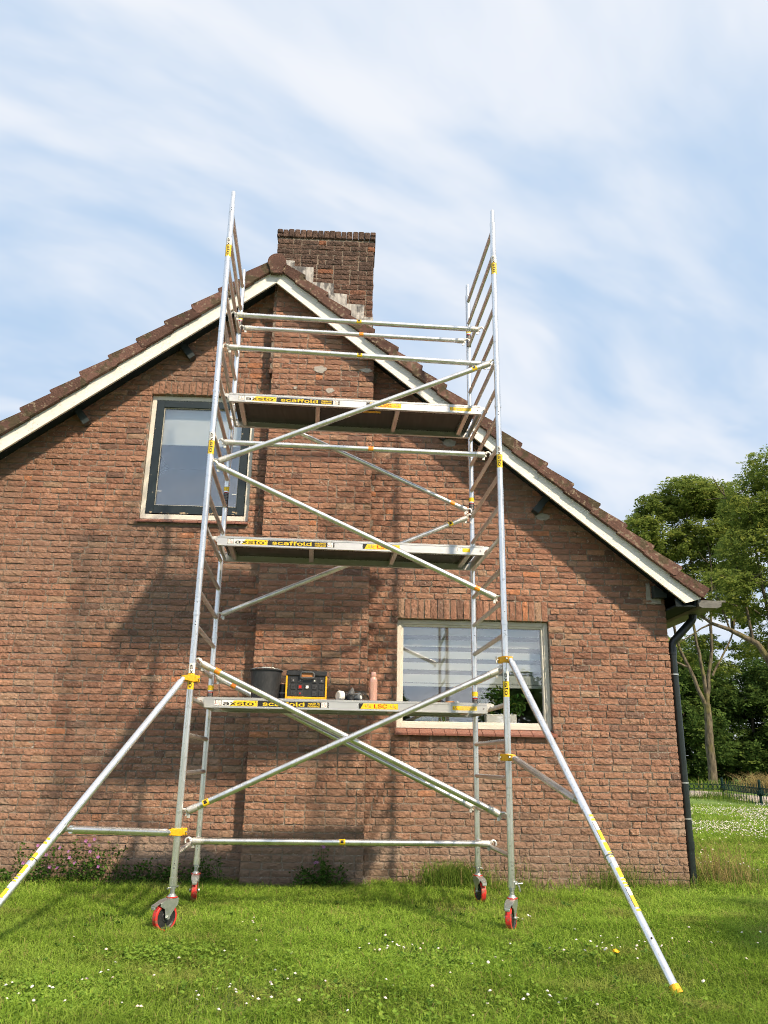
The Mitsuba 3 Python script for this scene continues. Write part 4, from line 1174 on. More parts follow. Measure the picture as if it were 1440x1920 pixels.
# organiser case standing on its edge, leaning a little
t_ = 'organiser_case'
tag(t_, 'black organiser case with yellow edges and grid of small windows on the lowest platform', 'tool case')
CM = basis(L(0.716, bv - 0.095, DK), EX, EY * math.cos(0.03) + EZ * math.sin(0.03) * 0, EZ)
CP = lambda key, m, b, s=False, **k: put(f'{t_}__{key}', xf(m, CM), b, s, **k)
W_, H_, D_ = 0.354, 0.249, 0.09
CP('back_shell', cbox(0.01, W_ - 0.01, 0.012, D_, 0.012, H_ - 0.03, 0.006), 'black_plastic')
CP('yellow_frame', cat_([cbox(0, 0.015, 0, D_ + 0.004, 0, 0.205, 0.003), cbox(W_ - 0.015, W_, 0, D_ + 0.004, 0, 0.205, 0.003), cbox(0.015, W_ - 0.015, 0.001, D_ + 0.003, 0, 0.030, 0.003)]), 'yellow_plastic')
CP('lid_band', cbox(0.004, W_ - 0.004, -0.002, D_ + 0.003, 0.207, H_, 0.006), 'black_plastic')
hp = [(0.125 + 0.012 * 0, -0.012, 0.192), (0.127, -0.014, 0.222), (0.14, -0.015, 0.236), (0.228, -0.015, 0.236), (0.241, -0.014, 0.222), (0.243, -0.012, 0.198), (0.232, -0.012, 0.188), (0.14, -0.012, 0.186), (0.125, -0.012, 0.192)]
CP('handle', polytube(hp, 0.007, 8), 'mask_grey', True)
CP('handle_gap', cbox(0.133, 0.236, -0.004, 0.002, 0.196, 0.229, 0.002), 'wood_handle')
for r_ in range(3):
    for q in range(5):
        x = 0.043 + q * 0.0605; z = 0.036 + r_ * 0.055
        if (r_, q) == (2, 2) or (r_, q) == (0, 2): continue
        CP('compartment', cat_([cbox(x, x + 0.044, 0.0045, 0.014, z, z + 0.044, 0.004)]), 'bucket_plastic')
        col = {(1, 1): 'print_red', (1, 2): 'print_white', (0, 1): 'print_red', (2, 3): 'print_white', (2, 0): 'print_grey', (2, 1): 'print_grey', (2, 4): 'print_grey'}.get((r_, q), 'print_black')
        sz = 0.012 if (r_, q) in ((1, 1), (1, 2)) else 0.006
        CP('content', cbox(x + 0.022 - sz, x + 0.022 + sz, 0.0025, 0.0055, z + 0.022 - sz, z + 0.022 + sz, 0.001), col)
# respirator
t_ = 'respirator_mask'
tag(t_, 'grey half mask respirator with two pale filters lying on the platform', 'mask')
RM = basis(L(1.292, bv - 0.06, DK), EX, EY, EZ)
RP = lambda key, m, b, s=False, **k: put(f'{t_}__{key}', xf(m, RM), b, s, **k)
sp_m = trimesh.creation.icosphere(3)
v_ = np.array(sp_m.vertices)
fm = v_ * [0.042, 0.045, 0.055]
fm[:, 2] += 0.05; fm[:, 0] += -0.012 + 0.25 * np.maximum(0, -(fm[:, 2] - 0.05)) * 0
fm[:, 0] *= 1 - 0.45 * np.clip((fm[:, 2] - 0.05) / 0.055, 0, 1)
fm[:, 2] = np.maximum(fm[:, 2], 0.001)
RP('face_piece', trimesh.Trimesh(fm, sp_m.faces, process=False), 'mask_grey', True)
RP('nose_piece', hull([(-0.035, -0.03, 0.062), (0.02, -0.035, 0.06), (-0.03, 0.02, 0.06), (0.018, 0.02, 0.06), (-0.004, -0.012, 0.122), (0.012, -0.008, 0.112)]), 'mask_grey')
for x, s, rr in ((-0.105, -1, 0.043), (0.052, 1, 0.036)):
    d = np.array([0.86 * s, -0.5, 0.05]); d /= np.linalg.norm(d)
    o = np.array([x, -0.02, rr + 0.003])
    RP('filter', cat_([tube(o - d * 0.022, o + d * 0.018, rr, n=26), tube(o + d * 0.018, o + d * 0.026, rr, rr * 0.82, n=26)]), 'mask_white' if s < 0 else 'blind_grey', 35)
    if s > 0:
        RP('filter_label', tube(o + d * 0.0262, o + d * 0.0272, rr * 0.5, n=20), 'mask_white', 35)
    RP('filter_collar', tube(o - d * 0.046, o - d * 0.022, rr * 0.92, n=26), 'black_plastic', 35)
RP('valve', cat_([tube((-0.008, -0.062, 0.026), (-0.008, -0.035, 0.03), 0.021, n=20), tube((-0.008, -0.066, 0.026), (-0.008, -0.062, 0.026), 0.016, n=20)]), 'black_plastic', 35)
RP('strap', cat_([polytube([(-0.05, -0.045, 0.05), (-0.01, -0.058, 0.062), (0.05, -0.05, 0.058), (0.10, -0.03, 0.066), (0.135, -0.01, 0.055), (0.15, 0.0, 0.02), (0.152, 0.0, 0.004)], 0.0045, 6), polytube([(0.05, 0.0, 0.082), (0.09, 0.01, 0.082), (0.125, 0.0, 0.062), (0.14, -0.005, 0.03)], 0.004, 6), polytube([(-0.06, -0.03, 0.075), (-0.075, -0.02, 0.05), (-0.07, -0.03, 0.01)], 0.005, 6)]), 'black_plastic', True)
# hammered copper bottle
t_ = 'copper_bottle'
tag(t_, 'hammered copper water bottle standing right of the mask', 'bottle')
bo = L(1.473, bv - 0.06, DK)
pr = [(0.0, 0.0), (0.031, 0.0), (0.0345, 0.004), (0.036, 0.02), (0.036, 0.175), (0.034, 0.195), (0.026, 0.212), (0.021, 0.218), (0.0205, 0.236)]
mesh = []
zs = np.linspace(0.004, 0.215, 64)
rr = np.interp(zs, [q[1] for q in pr[1:]], [q[0] for q in pr[1:]])
aN = 72
av = np.arange(aN) / aN * 2 * PI
VV = []
for z_, r_ in zip(zs, rr):
    kz = z_ / 0.0155; kk = av / (2 * PI) * 14 + 0.5 * (math.floor(kz) % 2)
    dimp = (np.abs(np.sin(PI * kk)) * abs(math.sin(PI * kz))) ** 0.7
    r2 = r_ - 0.0022 * dimp * (1 if z_ < 0.2 else 0.2)
    VV.append(np.c_[r2 * np.cos(av), r2 * np.sin(av), np.full(aN, z_)])
i = np.arange(aN); j = (i + 1) % aN
FF = np.vstack([np.vstack([np.c_[i + k * aN, j + k * aN, j + (k + 1) * aN], np.c_[i + k * aN, j + (k + 1) * aN, i + (k + 1) * aN]]) for k in range(len(zs) - 1)])
put(f'{t_}__body', trimesh.Trimesh(np.vstack(VV) + bo, FF, process=False), 'copper', True)
put(f'{t_}__cap', lathe([(0.0205, 0.213), (0.0215, 0.216), (0.0215, 0.224), (0.0225, 0.226), (0.0225, 0.254), (0.021, 0.257), (0.0, 0.258)], 32, bo), 'copper', 35)
# scraper lying at the right
t_ = 'hand_scraper'
tag(t_, 'scraper with an orange brown wooden handle lying at the right end of the platform', 'scraper')
SM = basis(L(2.068, bv - 0.06, DK), EX, EY, EZ)
put(f'{t_}__blade', xf(hull([(-0.015, 0, 0.001), (0.03, 0, 0.001), (0.008, 0.0, 0.036), (-0.002, 0.02, 0.03), (0.05, 0.01, 0.004), (0.0, 0.03, 0.002)]), SM), 'zinc')
put(f'{t_}__handle', xf(cat_([tube((0.035, 0.0, 0.013), (0.10, 0.0, 0.0145), 0.010, 0.0125, n=14), tube((0.10, 0, 0.0145), (0.115, 0, 0.0145), 0.0125, 0.011, n=14)]), SM), 'wood_handle', 40)
put(f'{t_}__end_cap', xf(cat_([tube((0.115, 0.0, 0.0145), (0.135, 0, 0.0145), 0.0122, n=14), tube((0.135, 0, 0.0145), (0.15, 0, 0.0145), 0.0135, 0.012, n=14)]), SM), 'galvanised', 40)


# ------------------------------------------------------------------ foliage
def leaf_quads(C, size, rs_, up=0.35, aspect=0.5, jitter=0.35):
    """Diamond leaves at the points C: two triangles each, with a random tone per leaf in uv."""
    n_ = len(C)
    d = rs_.normal(size=(n_, 3)); d /= np.linalg.norm(d, axis=1, keepdims=True)
    nn = rs_.normal(size=(n_, 3)); nn[:, 2] = np.abs(nn[:, 2]) + up; nn /= np.linalg.norm(nn, axis=1, keepdims=True)
    d = d - nn * (d * nn).sum(1, keepdims=True); d /= np.linalg.norm(d, axis=1, keepdims=True)
    w = np.cross(nn, d)
    s = (size * (1 + jitter * (rs_.random(n_) * 2 - 1)))[:, None]
    V = np.stack([C - d * s * 0.5, C + w * s * aspect * 0.5 + nn * s * 0.06, C + d * s * 0.5, C - w * s * aspect * 0.5 + nn * s * 0.06], 1).reshape(-1, 3)
    k = np.arange(n_)[:, None] * 4
    F_ = np.vstack([k + [0, 1, 2], k + [0, 2, 3]])
    uv_ = np.repeat(rs_.random((n_, 2)), 4, 0)
    return V, F_, uv_


def crown_points(blobs, n_, rs_, hollow=0.35, gap=0.48, freq=0.9, seed=0):
    out = []
    vol = np.array([b[3] * b[4] * b[5] for b in blobs]) ** 0.85
    for b, m_ in zip(blobs, (n_ * vol / vol.sum()).astype(int)):
        d = rs_.normal(size=(m_ * 3, 3)); d /= np.linalg.norm(d, axis=1, keepdims=True)
        r = (hollow ** 3 + (1 - hollow ** 3) * rs_.random(m_ * 3)) ** (1 / 3)
        r = r * (0.82 + 0.36 * meshkit.noise(d * 2.3 + b[0], seed))
        P = np.array(b[:3]) + d * r[:, None] * np.array(b[3:6])
        keep = meshkit.fbm(P * freq + 31, 2, seed) > gap
        out.append(P[keep][:m_])
    return np.vstack(out)


def leaf_sprays(P, per, Ls, size, rs_, droop=0.35, aspect=0.42):
    """Feathered sprays at the points P: leaflets in pairs along a short drooping stalk."""
    n_ = len(P)
    d = rs_.normal(size=(n_, 3)) * [1, 1, 0.35] - [0, 0, droop]; d /= np.linalg.norm(d, axis=1, keepdims=True)
    up = np.array([0, 0, 1.0]) + rs_.normal(0, 0.45, (n_, 3))
    sd_ = np.cross(d, up); sd_ /= np.linalg.norm(sd_, axis=1, keepdims=True)
    tone = np.clip(meshkit.fbm(P * 0.9, 2, 3) * 1.3 - 0.15, 0, 1)
    hue = rs_.random(n_)
    out = []
    for j in range(per):
        t = (j // 2 + 0.5) / (per / 2); sg_ = 1 if j % 2 else -1
        C = P + d * (Ls * (t - 0.35)) + sd_ * sg_ * size * 0.42 + rs_.normal(0, 0.15 * size, (n_, 3))
        ax = sd_ * sg_ + d * 0.55; ax /= np.linalg.norm(ax, axis=1, keepdims=True)
        nn = np.cross(sd_, d) + rs_.normal(0, 0.4, (n_, 3)); nn -= ax * (nn * ax).sum(1, keepdims=True); nn /= np.linalg.norm(nn, axis=1, keepdims=True)
        w_ = np.cross(nn, ax); s_ = size * (0.7 + 0.6 * rs_.random(n_))[:, None]
        V = np.stack([C - ax * s_ * 0.5, C + w_ * s_ * aspect * 0.5, C + ax * s_ * 0.5, C - w_ * s_ * aspect * 0.5], 1).reshape(-1, 3)
        k = np.arange(n_)[:, None] * 4
        out.append((V, np.vstack([k + [0, 1, 2], k + [0, 2, 3]]), np.repeat(np.c_[np.clip(tone + rs_.normal(0, 0.12, n_), 0, 1), hue], 4, 0)))
    return join(out)


def leaf_crown(blobs, n_, per, spread, size, seed, gap=0.47, freq=0.9, hollow=0.4, aspect=0.5, spray=None):
    r_ = np.random.default_rng(seed)
    P = crown_points(blobs, n_, r_, hollow, gap, freq, seed)
    if spray:
        return leaf_sprays(P, per, spray, size, r_, aspect=aspect)
    Q = np.repeat(P, per, 0) + r_.normal(0, spread, (len(P) * per, 3)) * [1, 1, 0.7]
    return leaf_quads(Q, size, r_, aspect=aspect)


def limb(p, q, r0, r1, seed, bend=0.06, k=7):
    r_ = np.random.default_rng(seed)
    p, q = np.asarray(p, float), np.asarray(q, float); t = np.linspace(0, 1, k)
    off = np.cumsum(r_.normal(0, 1, (k, 3)), 0); off -= t[:, None] * off[-1]; off -= (1 - t)[:, None] * off[0]
    return polytube(p + (q - p) * t[:, None] + off * bend * np.linalg.norm(q - p) / k, r0 + (r1 - r0) * t, 9)


# tall ash behind the fence
t_ = 'ash_tree'
tag(t_, 'tall forked tree with a bare pale trunk behind the green fence', 'tree')
b0 = np.array([24.45, 55, -0.1]); fk = np.array([24.6, 55, 5.0])
ms = [polytube([b0, b0 + [0.02, 0, 0.5], b0 + [0.07, 0, 1.6], b0 + [0.03, 0, 2.9], fk + [-0.03, 0, -0.9], fk + [0, 0, 0.4]], [0.38, 0.30, 0.275, 0.28, 0.25, 0.21], 16)]
ends = [(22.9, 55.2, 10.6, 0.15), (24.35, 55.4, 11.2, 0.15), (25.45, 54.8, 11.6, 0.16), (27.2, 55.5, 10.4, 0.09), (21.9, 55.3, 8.6, 0.08)]
tips = [(21.2, 55, 17.5), (22.6, 56, 19), (24.4, 54.5, 19.6), (26.0, 56, 19.5), (28.2, 55, 18.0), (25.2, 53.5, 17.5), (23.3, 55.5, 15.5), (27.0, 54.5, 15.5)]
for k, e in enumerate(ends):
    st = fk if k not in (3, 4) else (np.array([25.15, 54.9, 7.3]) if k == 3 else np.array([23.5, 55.1, 7.9]))
    ms.append(limb(st, e[:3], 0.145 if k < 3 else 0.085, e[3] * 0.6, 20 + k, 0.09, 9))
for k, e in enumerate(tips):
    src = ends[[0, 0, 1, 2, 3, 2, 4, 3][k]]
    ms.append(limb(src[:3], e, 0.10, 0.025, 40 + k, 0.1))
    for q in range(5):
        r_ = np.random.default_rng(100 + 10 * k + q)
        m0 = np.array(src[:3]) + (np.array(e) - np.array(src[:3])) * r_.uniform(0.25, 0.95)
        ms.append(limb(m0, m0 + np.clip(r_.normal(0, 1, 3), -1, 1) * [1.0, 0.8, 0.4] + [0, 0, 0.2], 0.04, 0.012, 200 + 10 * k + q, 0.1, 5))
put(f'{t_}__trunk', cat_(ms), 'bark', 50)
V, Fc, uv = leaf_crown([(21.2, 55, 17.6, 1.7, 1.8, 1.3), (22.5, 55.5, 19.2, 1.9, 1.9, 1.3), (24.6, 54.8, 20.3, 2.3, 2.2, 1.5), (26.6, 55.4, 20.2, 2.2, 2.0, 1.6), (28.4, 55, 18.6, 2.1, 1.9, 1.6), (23.2, 55, 16.6, 2.6, 2.0, 1.3), (26.0, 54.6, 17.2, 3.0, 2.0, 1.6), (22.2, 55, 14.0, 1.9, 1.5, 1.1), (25.2, 55.4, 14.4, 2.4, 1.6, 1.2), (27.8, 55.2, 14.6, 2.3, 1.6, 1.5), (27.6, 55.2, 11.6, 1.6, 1.4, 0.9), (23.8, 55.4, 11.9, 1.3, 1.2, 0.6), (22.6, 55.8, 9.6, 1.2, 1.0, 0.5), (25.8, 56.0, 9.8, 1.5, 1.0, 0.55), (28.2, 55.8, 9.2, 1.4, 1.0, 0.7), (24.4, 56.4, 8.6, 1.1, 0.8, 0.5), (26.6, 56.2, 8.0, 1.2, 0.8, 0.5)], 10600, 8, 0, 0.22, 3, gap=0.38, freq=0.75, hollow=0.35, spray=0.5)
put(f'{t_}__crown', (V, Fc), 'ash_leaf', False, uv=uv)
# broad tree on the right edge
t_ = 'broad_tree'
tag(t_, 'leafy tree at the right edge reaching a mossy branch to the left', 'tree')
ms = [polytube([(20.9, 38, -0.1), (20.85, 38, 2.5), (20.6, 38, 5.2), (20.35, 38, 6.1)], [0.34, 0.27, 0.24, 0.22], 14), limb((20.35, 38, 6.1), (21.5, 38.5, 12.5), 0.2, 0.08, 301),
      polytube([(20.38, 38, 6.0), (19.8, 38, 7.0), (18.9, 38, 7.45), (18.5, 38, 7.65), (17.6, 38, 7.95), (16.9, 38, 8.5)], [0.17, 0.14, 0.12, 0.10, 0.075, 0.04], 10),
      limb((17.65, 38, 7.93), (16.0, 38.2, 7.0), 0.05, 0.02, 302), limb((18.5, 38, 7.65), (17.8, 38, 10.4), 0.05, 0.02, 303), limb((19.6, 38, 7.1), (19.3, 38.4, 11.5), 0.08, 0.03, 304),
      limb((20.6, 38, 7.5), (20.2, 38, 14.5), 0.10, 0.03, 305), limb((21.0, 38.2, 9.5), (22.5, 38, 15.5), 0.09, 0.03, 306)]
for k in range(22):
    r_ = np.random.default_rng(400 + k)
    m0 = np.array([r_.uniform(18.5, 22.3), 38 + r_.normal(0, 0.5), r_.uniform(8.5, 14.5)])
    ms.append(limb(m0, m0 + np.clip(r_.normal(0, 1, 3), -1, 1) * [0.9, 0.8, 0.5] + [0, 0, 0.2], 0.035, 0.01, 500 + k, 0.1, 5))
put(f'{t_}__trunk', cat_(ms), 'bark', 50)
V, Fc, uv = leaf_crown([(21.9, 38, 15.9, 1.7, 1.8, 1.3), (20.4, 38.2, 14.2, 1.6, 1.6, 1.4), (20.0, 38.2, 11.7, 1.6, 1.6, 1.2), (21.6, 38, 12.6, 1.9, 1.8, 1.7), (18.6, 38, 9.6, 1.6, 1.3, 1.0), (20.6, 38.6, 9.6, 1.9, 1.5, 1.3), (22.2, 38, 8.6, 1.7, 1.5, 1.8), (17.2, 38.2, 8.9, 1.1, 0.9, 0.7), (20.8, 38.8, 7.2, 1.2, 1.0, 0.9)], 6200, 8, 0, 0.155, 4, gap=0.38, freq=0.95, hollow=0.35, spray=0.36)
put(f'{t_}__crown', (V, Fc), 'ash_leaf', False, uv=uv)
# wood edge behind
WOOD = [(27.3, 68, 5.5, 3.3, 4.0, 5.5, 'dark tree behind the rain pipe at the left of the wood'), (31.0, 72, 6.3, 3.5, 4.0, 6.3, 'dark tree of the wood right behind the forked trunk'),
        (35.0, 70, 5.2, 3.6, 4.0, 5.2, 'dark tree in the middle of the wood edge'), (38.5, 71, 6.2, 3.6, 4.0, 6.4, 'tallest dark tree of the wood at the right edge'), (30.4, 82, 5.8, 4.0, 4.0, 5.8, 'paler tree glimpsed deep in the wood'), (24.0, 74, 4.6, 3.2, 4.0, 4.6, 'tree of the wood mostly hidden by the house corner'), (36.0, 84, 7.0, 4.4, 4.0, 6.8, 'tree crown rising behind the middle of the wood')]
for k, (x, y, z, rx, ry, rz, lab) in enumerate(WOOD):
    t_ = uniq('wood_tree'); tag(t_, lab, 'tree', 'trees of the dark wood behind the field')
    put(f'{t_}__trunk', cat_([limb((x, y, -0.1), (x + 0.3, y, z * 1.3), 0.25, 0.06, 600 + k), limb((x, y, z * 0.5), (x + 1.2, y - 0.8, z * 1.2), 0.1, 0.03, 620 + k)]), 'bark', 50)
    V, Fc, uv = leaf_crown([(x, y, z, rx, ry, rz), (x - rx * 0.5, y - 1.2, z * 0.55, rx * 0.7, ry * 0.7, rz * 0.55), (x + rx * 0.5, y - 1.4, z * 0.5, rx * 0.7, ry * 0.7, rz * 0.5), (x + rx * 0.3, y - 0.5, z * 1.45, rx * 0.6, ry * 0.6, rz * 0.5), (x - rx * 0.75, y - 0.6, z * 1.25, rx * 0.45, ry * 0.5, rz * 0.35), (x + rx * 0.8, y - 1.0, z * 0.95, rx * 0.4, ry * 0.5, rz * 0.3)], 4200, 8, 0, 0.30, 30 + k, gap=0.455, freq=0.42, hollow=0.45, spray=0.7)
    put(f'{t_}__crown', (V, Fc), 'wood_leaf', False, uv=uv)
# trees behind the viewer, seen in the panes and in the shade they throw
for k, (x, y, h, rx, rz, lab) in enumerate([(2.2, -25, 5.2, 0.9, 2.2, 'slim tree mirrored at the left of the ground floor pane'), (9.0, -25, 5.8, 1.9, 2.6, 'wide tree mirrored right of the middle of the ground floor pane'), (14.2, -24, 9.5, 2.8, 4.4, 'tall tree mirrored at the right of the ground floor pane'), (7.6, 1.4, 6.9, 1.15, 1.2, 'small tree outside the right edge throwing dappled shade on the lawn')]):
    t_ = uniq('garden_tree'); tag(t_, lab, 'tree')
    put(f'{t_}__trunk', limb((x, y, -0.1), (x + 0.2, y, h * 0.8), 0.2, 0.06, 700 + k), 'bark', 50)
    V, Fc, uv = leaf_crown([(x, y, h - rz, rx, rx, rz), (x + rx * 0.4, y, h - rz * 1.5, rx * 0.7, rx * 0.7, rz * 0.6), (x - rx * 0.5, y, h - rz * 1.3, rx * 0.6, rx * 0.6, rz * 0.6)], 2600 if k < 3 else 420, 6, 0, 0.3 if k < 3 else 0.2, 60 + k, gap=0.40, freq=0.6, hollow=0.4, spray=0.5)
    put(f'{t_}__crown', (V, Fc), 'wood_leaf', False, uv=uv)


def blades(P, h, w, lean, rs_, curl=0.5, tone=None, split=2):
    """Grass blades at the ground points P (n, 2): three triangles each."""
    n_ = len(P)
    a = rs_.random(n_) * 2 * PI
    ld = np.c_[np.cos(a), np.sin(a), np.zeros(n_)]
    b = a + rs_.normal(0, 0.9, n_) + PI / 2
    wd = np.c_[np.cos(b), np.sin(b), np.zeros(n_)]
    H = h[:, None]; l = (lean * (0.3 + 1.1 * rs_.random(n_)))[:, None] * H
    base = np.c_[P, np.full(n_, -0.012)]
    mid = base + EZ * H * 0.6 + ld * l * 0.32
    tip = base + EZ * H * (1 - 0.25 * lean) + ld * l
    ww = w[:, None] * 0.5
    V = np.stack([base - wd * ww, base + wd * ww, mid - wd * ww * 0.8, mid + wd * ww * 0.8, tip], 1).reshape(-1, 3)
    k = np.arange(n_)[:, None] * 5
    F_ = np.vstack([k + [0, 1, 3], k + [0, 3, 2], k + [2, 3, 4]])
    tt = rs_.random(n_) if tone is None else tone
    uv_ = np.repeat(np.c_[tt, rs_.random(n_)], 5, 0)
    return V, F_, uv_


# lawn
r_ = np.random.default_rng(21)
px_ = []


def scatter(x0, x1, y0, y1, dens):
    m_ = int((x1 - x0) * (y1 - y0) * dens)
    return np.c_[r_.uniform(x0, x1, m_), r_.uniform(y0, y1, m_)]


pts = [scatter(-2.1, 2.4, 3.2, 4.4, 9500), scatter(-2.7, 3.1, 4.4, 5.8, 8200), scatter(-3.6, 4.2, 5.8, 7.4, 6500), scatter(-4.6, 5.2, 7.4, 8.75, 5600), scatter(3.56, 7.0, 8.75, 12.5, 3600), scatter(4.2, 9.5, 12.5, 18, 1200), scatter(6.5, 14, 18, 27, 420)]
P = np.vstack(pts)
brx = (P[:, 0] > BX0) & (P[:, 0] < BX1) & (P[:, 1] > BR - 0.01)
P = P[~(brx | ((P[:, 1] > DW - 0.01) & (P[:, 0] < XR + 0.02)))]
q3 = np.c_[P, np.zeros(len(P))]
thin = meshkit.fbm(q3 * 2.2, 3, 8)
wallbare = (P[:, 1] > 8.42) & (P[:, 0] < 3.7) & (P[:, 1] < 9) & (meshkit.fbm(q3 * 4.5 + 40, 3, 9) < 0.56)
P = P[(r_.random(len(P)) < np.clip(0.35 + 1.5 * (thin - 0.2), 0.3, 1)) & ~(wallbare & (r_.random(len(P)) < 0.85))]
q3 = np.c_[P, np.zeros(len(P))]
clump = np.clip((meshkit.fbm(q3 * 3.2 + 17, 3, 12) - 0.52) * 6, 0, 1)
hh = 0.034 + 0.045 * meshkit.fbm(q3 * 1.6 + 9, 3, 2) + 0.04 * r_.random(len(P)) ** 3 + 0.045 * clump * r_.random(len(P))
hh *= 1 + 0.5 * np.exp(-np.maximum(DW - P[:, 1], 0) / 0.25) * (P[:, 1] < DW) + 0.7 * (P[:, 1] > 12)
ww = (0.0036 + 0.002 * r_.random(len(P))) * (1 + np.maximum(P[:, 1] - 6, 0) * 0.10)
tone_ = np.clip(r_.random(len(P)) * 0.9 - 0.28 * clump + 0.5 * (meshkit.fbm(q3 * 0.8 + 3, 2, 33) - 0.5) + 0.08, 0, 0.955)
tone_ = np.where(r_.random(len(P)) < 0.035, 0.99, tone_)
for x_, y_, rx_, ry_ in ((0.99, 7.35, 0.20, 0.09), (1.22, 6.12, 0.05, 0.06), (1.33, 6.35, 0.07, 0.07), (-0.9, 7.6, 0.12, 0.06), (2.05, 7.7, 0.15, 0.05)):
    inn = ((P[:, 0] - x_) / rx_) ** 2 + ((P[:, 1] - y_) / ry_) ** 2 < 0.4 + 1.4 * r_.random(len(P))
    tone_ = np.where(inn & (r_.random(len(P)) < 0.8), 0.99, tone_); hh = np.where(inn, hh * 0.55, hh)
for u_, v_ in ((0, 0), (LEN, 0), (0, DEP), (LEN, DEP)):
    w0 = L(u_, v_, 0); dd_ = np.hypot(P[:, 0] - w0[0], P[:, 1] - w0[1] + 0.04)
    hh = np.where(dd_ < 0.12, hh * 0.75, hh)
V, Fc, uv = blades(P, hh, ww, 0.95, r_, tone=tone_)
put('lawn_grass', (V, Fc), 'grass_blade', False, uv=uv, label='short green lawn grass in front of and beside the house', cat='grass', kind='stuff')
# clover leaves between the blades
cl = np.vstack([np.c_[r_.normal(x, s, n_), r_.normal(y, s * 0.7, n_)] for x, y, s, n_ in [(-1.05, 5.5, 0.22, 420), (-0.3, 5.0, 0.4, 260), (0.6, 5.35, 0.25, 260), (1.45, 5.6, 0.3, 170), (-1.45, 4.7, 0.25, 300), (1.2, 4.5, 0.3, 150), (0.1, 4.4, 0.35, 180)]])
cz = np.c_[cl, 0.035 + 0.03 * r_.random(len(cl))]
scene['clover_leaf'] = thin_leaf(leafcol((0.11, 0.20, 0.03), (0.19, 0.30, 0.05), (0.26, 0.34, 0.06)), 0.6)
V, Fc, uv = leaf_quads(np.repeat(cz, 3, 0) + r_.normal(0, 0.008, (len(cz) * 3, 3)), 0.021, r_, up=1.4, aspect=0.85)
put('clover_patch', (V, Fc), 'clover_leaf', False, uv=uv, label='low clover leaves growing between the lawn grass', cat='clover', kind='stuff')


# broad-leaved weed rosettes
def rosettes(spots, seed):
    q = np.random.default_rng(seed); out = []
    for x, y in spots:
        k_ = q.integers(6, 10)
        for a_ in q.random() * 6.28 + np.arange(k_) / k_ * 2 * PI:
            l_ = q.uniform(0.035, 0.075); w_ = l_ * 0.36; el = q.uniform(0.35, 0.9)
            d_ = np.array([math.cos(a_) * math.cos(el), math.sin(a_) * math.cos(el), math.sin(el)]); sdw = np.array([-math.sin(a_), math.cos(a_), 0])
            b_ = np.array([x, y, 0.012])
            V = np.array([b_, b_ + d_ * l_ * 0.5 + sdw * w_ * 0.5, b_ + d_ * l_ * 0.5 - sdw * w_ * 0.5, b_ + d_ * l_ - [0, 0, l_ * 0.25]])
            out.append((V, np.array([[0, 1, 2], [2, 1, 3]]), np.tile([q.random(), q.random()], (4, 1))))
    return join(out)


q = np.random.default_rng(15)
V, Fc, uv = rosettes([(q.uniform(-1.9, 2.2), q.uniform(4.2, 7.6)) for _ in range(90)] + [(-1.0 + q.normal(0, 0.2), 5.6 + q.normal(0, 0.2)) for _ in range(14)] + [(0.4 + q.normal(0, 0.25), 6.5 + q.normal(0, 0.2)) for _ in range(12)], 16)
put('lawn_weeds', (V, Fc), 'weed_leaf', False, uv=uv, label='broad leaved weed rosettes dotted through the lawn', cat='weeds', kind='stuff')


# flowers in the lawn
def daisy_head(p, r, rs_):
    t = rs_.normal(0, 0.25, 2)
    a = np.arange(8) / 8 * 2 * PI + rs_.random()
    top = np.array(p); ring = top + np.c_[np.cos(a) * r, np.sin(a) * r, t[0] * np.cos(a) * r + t[1] * np.sin(a) * r - 0.1 * r]
    low = top - EZ * r * 0.7
    V = np.vstack([[top + EZ * r * 0.55], ring, [low]])
    i_ = np.arange(8)
    F_ = np.vstack([np.c_[0 * i_, 1 + i_, 1 + (i_ + 1) % 8], np.c_[0 * i_ + 9, 1 + (i_ + 1) % 8, 1 + i_]])
    return V, F_, np.tile([rs_.random(), 0.5], (10, 1))


r_ = np.random.default_rng(77)
near = []
for x, y, sx_, sy_, m_ in [(-0.54, 4.52, 0.22, 0.13, 26), (-1.55, 4.6, 0.12, 0.12, 14), (0.31, 5.68, 0.24, 0.10, 24), (1.18, 4.5, 0.10, 0.08, 10), (1.72, 5.75, 0.14, 0.09, 20), (-0.64, 6.53, 0.05, 0.08, 6), (1.39, 6.72, 0.05, 0.06, 8), (2.5, 5.9, 0.35, 0.3, 26), (-0.05, 4.8, 0.4, 0.2, 12), (-1.25, 5.0, 0.2, 0.2, 10), (-0.9, 5.5, 0.4, 0.3, 12), (0.7, 5.3, 0.5, 0.4, 14), (0.9, 4.4, 0.5, 0.2, 8), (1.1, 6.0, 0.4, 0.2, 5)]:
    near += [(r_.normal(x, sx_), r_.normal(y, sy_)) for _ in range(int(m_ * 0.7))]
for x, y in near:
    m = daisy_head((x, y, 0.040 + 0.035 * r_.random()), 0.0065 + 0.005 * r_.random(), r_)
    put('daisy', (m[0], m[1]), 'daisy_white', True, uv=m[2], run=True)
    k = NEXT['daisy'] - 1
    tag('daisy' if k == 0 else f'daisy_{k:03d}', 'small white daisy head in the lawn in front of the scaffold', 'daisy', 'white daisies in the near lawn')
Q = []
while len(Q) < 1700:
    y = r_.uniform(9.5, 27); x = r_.uniform(0.36 * y, 0.50 * y + 0.3)
    if x < 3.7 or (y < 12 and r_.random() < 0.75): continue
    g = float(meshkit.fbm(np.array([x * 0.5, y * 0.3, 1.0]), 3, 4))
    if r_.random() < np.clip((g - 0.42) * 3.4, 0.03, 1): Q.append((x, y))
ms = [daisy_head((x, y, 0.09 + 0.03 * r_.random()), 0.008 + 0.007 * r_.random() + 0.0003 * max(y - 12, 0), r_) for x, y in Q]
V, Fc, uv = join(ms)
